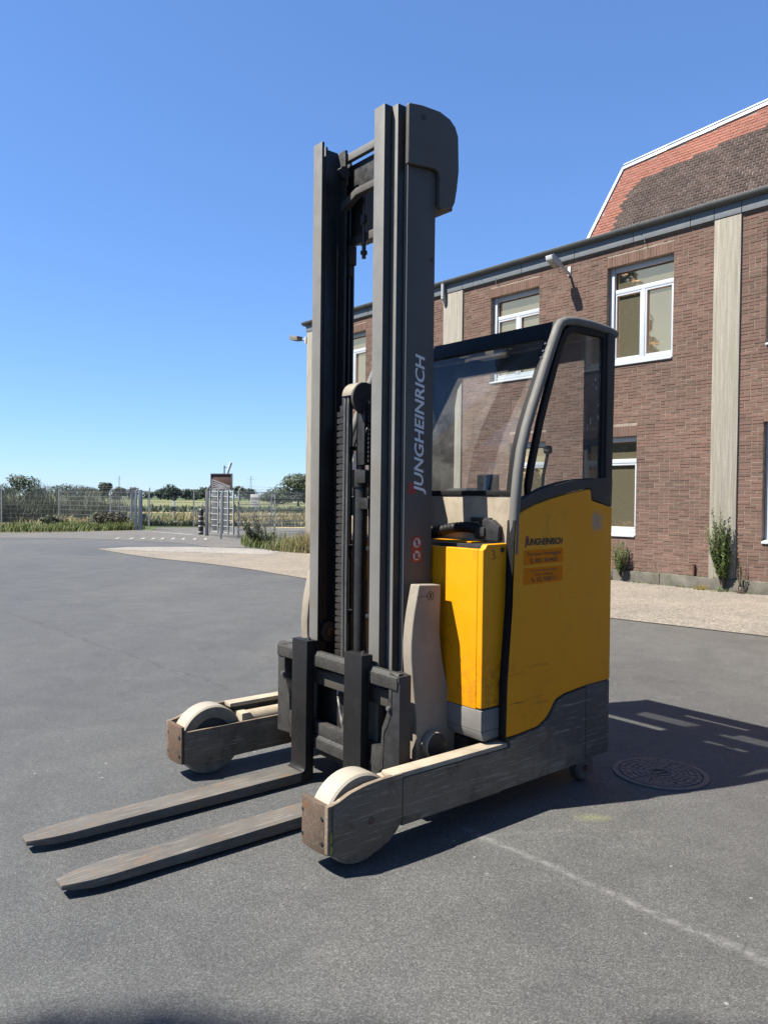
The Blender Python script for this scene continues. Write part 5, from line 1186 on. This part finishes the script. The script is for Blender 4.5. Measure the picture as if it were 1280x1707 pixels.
# lettering and warning signs on the near outer rail
y = .3124
text('JUNGHEINRICH', (-.545, y, 1.302), (0, 0, 1), (1, 0, 0), .050, M['silver'], ms, .588, .20, .022, thick=.0014)
k = MB(); k.prism([(-.500, 1.300), (-.462, 1.306), (-.466, 1.352), (-.492, 1.352), (-.497, 1.328), (-.512, 1.322)], 'y', y + .0002, y + .0009); k.build('red_mark', M['red'], ms, 0)
k = MB(); k.box(-.5405, -.4885, y + .0002, y + .0009, 1.018, 1.124); k.build('warning_sticker', M['red'], ms, 0)
def disc(mb, x, z, r, y0, seg=24): mb.add([(x + r * math.cos(2 * math.pi * i / seg), y0, z + r * math.sin(2 * math.pi * i / seg)) for i in range(seg)], [tuple(range(seg))])
for zc, kind in ((1.098, 'walk'), (1.044, 'lift')):
    k = MB(); disc(k, -.5145, zc, .0235, y + .0014); k.build('pictogram_disc', M['white_print'], ms, 0, False)
    k = MB()
    for i in range(28):
        a, b = 2 * math.pi * i / 28, 2 * math.pi * (i + 1) / 28
        k.add([(-.5145 + r * math.cos(t), y + .0018, zc + r * math.sin(t)) for t, r in ((a, .0245), (b, .0245), (b, .0205), (a, .0205))], [(0, 1, 2, 3)])
    c45 = .0163; w2 = .0016
    k.add([(-.5145 + c45 + w2, y + .0026, zc + c45 - w2), (-.5145 + c45 - w2, y + .0026, zc + c45 + w2), (-.5145 - c45 - w2, y + .0026, zc - c45 + w2), (-.5145 - c45 + w2, y + .0026, zc - c45 - w2)], [(0, 1, 2, 3)])
    k.build('prohibition_ring', M['red'], ms, 0, False)
    k = MB(); yy = y + .0022
    def bar(x0, z0, x1, z1, w): 
        d = Vector((x1 - x0, 0, z1 - z0)).normalized(); n_ = Vector((-d.z, 0, d.x)) * w / 2; a = Vector((-.5145 + x0, yy, zc + z0)); b = Vector((-.5145 + x1, yy, zc + z1)); k.add([a + n_, a - n_, b - n_, b + n_], [(0, 1, 2, 3)])
    if kind == 'walk':
        disc(k, -.5145, zc + .0125, .0035, yy, 12); bar(0, .009, 0, -.002, .006); bar(0, -.002, .006, -.015, .0035); bar(0, -.002, -.005, -.015, .0035); bar(0, .006, .008, -.001, .003); bar(0, .006, -.008, .0, .003)
    else:
        bar(.008, .013, .008, -.013, .003); bar(-.010, -.011, .010, -.011, .003); disc(k, -.5165, zc + .009, .003, yy, 12); bar(-.002, .006, -.002, -.009, .006); bar(-.011, .010, -.011, -.011, .0025); bar(.004, .0, .004, -.009, .003)
    k.build('pictogram', M['letter_black'], ms, 0, False)

# lift cylinder, hoses and chain in the middle of the mast
k = MB(); k.cyl((-.455, .0, .22), (-.455, .0, 1.40), .033, .033, 20); k.cyl((-.455, 0, 1.40), (-.455, 0, 1.70), .021, .021, 16); k.cyl((-.455, 0, 1.33), (-.455, 0, 1.41), .038, .038, 20); k.box(-.49, -.42, .0, .075, 1.35, 1.405); k.box(-.49, -.43, .0, .085, 1.235, 1.285); lc = k.build('lift_cylinder', M['grease'], trk, .003)
k = MB(); k.box(-.47, -.43, .005, .055, 1.43, 1.72); k.cyl((-.455, .045, 1.58), (-.455, .062, 1.58), .02, .02, 14)
for i in range(14): k.box(-.468, -.445, .056, .068, 1.44 + .0195 * i, 1.454 + .0195 * i)
k.build('valve_block', M['black'], lc, .003)
k = MB(); k.lathe([(.0, .0), (.072, .0), (.072, .014), (.0, .014)], (-.445, .030, 1.722), 'y', 32); k.build('sheave_disc', M['paint_dark'], lc, .002)
k = MB(); cs = [(-.445 + .062 * math.cos(R(a)), 1.735 + .062 * math.sin(R(a))) for a in range(0, 181, 15)]; ci = [(-.445 + .054 * math.cos(R(a)), 1.735 + .054 * math.sin(R(a))) for a in range(180, -1, -15)]
k.prism(cs + ci, 'y', -.050, .028); k.build('sheave_cover', M['paint_arm'], lc, .002)
k = MB(); k.lathe([(.0, .0), (.048, .0), (.048, .07), (.0, .07)], (-.445, -.045, 1.732), 'y', 24); k.build('sheave', M['black'], lc, 0)
for y0 in (-.040, -.016):
    k = MB(); k.tube([(-.44, y0, 1.768), (-.412, y0, 1.758), (-.398, y0, 1.735), (-.396, y0, 1.68), (-.396, y0 - .003, .9), (-.396, y0, .52)], .0085, 10); k.build('hose', M['rod_steel'], lc, 0)
k = MB(); z = .42; i = 0
while z < 1.655:
    if i % 2 == 0: k.box(-.432, -.408, -.118, -.056, z, z + .0215)
    else: k.box(-.429, -.411, -.106, -.068, z - .004, z + .0125)
    z += .0215 if i % 2 == 0 else .0085; i += 1
k.build('lift_chain', M['chain'], trk, 0, False)
for y0, x0 in ((.052, -.47), (.070, -.48), (-.135, -.50), (-.155, -.505)):
    k = MB(); k.tube([(x0, y0, 1.62), (x0 + .004, y0 + .003, 1.2), (x0, y0, .8), (x0 + .003, y0, .5)], .008, 8); k.build('mast_hose', M['rubber'], trk, 0)
for z in (.75, 1.05, 1.5):
    k = MB(); k.box(-.505, -.46, -.165, .085, z, z + .018); k.build('hose_clamp', M['grease'], trk, .002)
k = MB(); k.box(-.43, -.41, -.10, -.055, 1.655, 1.70); k.cyl((-.42, -.085, 1.66), (-.42, -.085, 1.735), .008, .008, 8); k.build('chain_end', M['chain'], lc, .002)

# ------------------------------------------------------------------ fork carriage and forks
k = MB(); k.prism([(-.305, .527), (-.305, .575), (-.318, .592), (-.34, .592), (-.34, .527)], 'y', -.447, .44); fc = k.build('fork_carriage', M['carriage'], trk, .003)
k = MB(); k.box(-.37, -.345, -.34, .34, .435, .497); k.build('cross_bar', M['paint_dark'], fc, .003)
k = MB(); k.box(-.36, -.322, -.34, .34, .215, .270); k.build('lower_block', M['carriage'], fc, .005)
k = MB(); k.prism([(-.312, .155), (-.312, .20), (-.322, .214), (-.36, .214), (-.36, .155)], 'y', -.34, .34); k.build('lower_bar', M['carriage'], fc, .003)
k = MB(); k.box(-.42, -.40, -.33, .33, .12, .52); k.build('dark_backing', M['letter_black'], fc, 0)  # black sheet added to darken the shaded space between the forks
k = MB(); k.box(-.40, -.372, -.19, .19, .10, .155); k.build('stop_bar', M['black'], fc, .003)
for s in (1, -1):
    SP = [(.450, .582), (.387, .590), (.385, .48), (.378, .432), (.362, .395), (.345, .36), (.340, .280), (.282, .276), (.275, .195), (.30, .182), (.345, .172), (.450, .165)]
    k = MB(); k.prism([(s * a, b) for a, b in SP], 'x', -.372, -.312); so = k.build('side_plate', M['carriage'] if s < 0 else M['black'], fc, .003)
    k = MB(); k.prism([(s * a, b) for a, b in [(.449, .581), (.388, .589), (.386, .48), (.379, .432), (.363, .395), (.346, .36), (.341, .281), (.283, .275), (.276, .196), (.301, .183), (.330, .176), (.352, .20), (.358, .34), (.385, .385), (.402, .43), (.405, .55), (.449, .56)]], 'x', -.3118, -.309); k.build('front_edge', M['carriage'], so, .001)
    k = MB(); k.cyl((-.31, s * .392, .448), (-.296, s * .392, .448), .011, .009, 12); k.build('bolt', M['steel'], so, .002)
    k = MB(); k.cyl((-.35, s * .355, .54), (-.35, s * .395, .54), .014, .014, 10); k.build('pin', M['steel'], so, 0)
for pth, r in (([(-.385, -.055, .428), (-.38, -.053, .40), (-.36, -.02, .385), (-.352, .0, .36), (-.352, .012, .30), (-.355, .03, .265), (-.36, .055, .262)], .006), ([(-.36, .10, .40), (-.355, .06, .37), (-.352, .03, .335), (-.352, .022, .29), (-.36, .04, .27)], .005)):
    k = MB(); k.tube(pth, r, 8); k.build('hydraulic_line', M['steel'], fc, 0)
for zz in (.31, .29): k = MB(); k.cyl((-.36, .045, zz), (-.345, .055, zz), .010, .010, 8); k.build('fitting', M['chain'], fc, 0)
for c in (-.20, .20):
    sh = MB(); hw = .06
    sh.prism([(-.25, .0105), (-.25, .0545), (-.258, .058), (-.265, .066), (-.268, .08), (-.268, .30), (-.270, .640), (-.312, .640), (-.312, .035), (-.305, .018), (-.29, .0105)], 'y', c - hw, c + hw)
    fo = sh.build('fork', M['black_paint'], trk, .0035)
    bl_ = MB(); sec = [(-.2495, .060, .0105, .0545), (0, .060, .011, .0535), (.40, .060, .014, .052), (.74, .060, .020, .050), (.81, .054, .022, .0495), (.865, .040, .026, .048), (.897, .028, .030, .047)]
    vs = []; fs = []
    for x, w, z0, z1 in sec: vs += [(x, c - w, z0), (x, c + w, z0), (x, c + w, z1), (x, c - w, z1)]
    for i in range(len(sec) - 1):
        for j in range(4): fs.append((4 * i + j, 4 * i + (j + 1) % 4, 4 * i + 4 + (j + 1) % 4, 4 * i + 4 + j))
    fs += [(0, 1, 2, 3)[::-1], tuple(range(len(vs) - 4, len(vs)))]
    bl_.add(vs, fs); bl_.build('blade', M['fork'], fo, .003)
    k = MB(); k.box(-.340, -.3125, c - .045, c + .045, .56, .635); k.build('fork_hook', M['black_paint'], fo, .004)
    k = MB(); k.cyl((-.30, c + .03, .640), (-.30, c + .03, .652), .009, .007, 10); k.build('fork_pin', M['chain'], fo, 0)

# reach carriage arms beside the mast
AP = [(-.418, .936), (-.540, .930), (-.539, .84), (-.536, .745), (-.544, .67), (-.556, .603), (-.60, .459), (-.63, .32), (-.648, .215), (-.414, .215), (-.4115, .386), (-.402, .448), (-.389, .553), (-.380, .64), (-.379, .70), (-.385, .77), (-.393, .822)]
AP = [(x - .031, z - .004) for x, z in AP]
for s in (1, -1):
    k = MB(); k.prism(AP, 'y', s * .350, s * .405); ao = k.build('reach_arm', M['paint_arm'], trk, .006, seg=3)
    k = MB(); k.lathe([(.0165, 0), (.0185, 0), (.0185, .002), (.0165, .002)], (-.512, s * .4045, .884), 'y', 28); k.box(-.516, -.508, min(s * .4045, s * .4065), max(s * .4045, s * .4065), .874, .894); k.build('pivot_pin', M['letter_black'], ao, 0)
    k = MB(); k.box(-.495, -.436, min(s * .4045, s * .4058), max(s * .4045, s * .4058), .8825, .8845); k.build('seam', M['letter_black'], ao, 0)
    k = MB(); k.lathe([(.0, -.020), (.053, -.020), (.055, -.016), (.055, .016), (.053, .018), (.0, .018)], (-.518, s * .430, .272), 'y', 36); ro = k.build('guide_roller', M['tyre'], trk, 0)
    k = MB(); k.cyl((-.518, s * .4485, .272), (-.518, s * .4515, .272), .0525, .051, 32); k.build('roller_disc', M['black'], ro, 0)
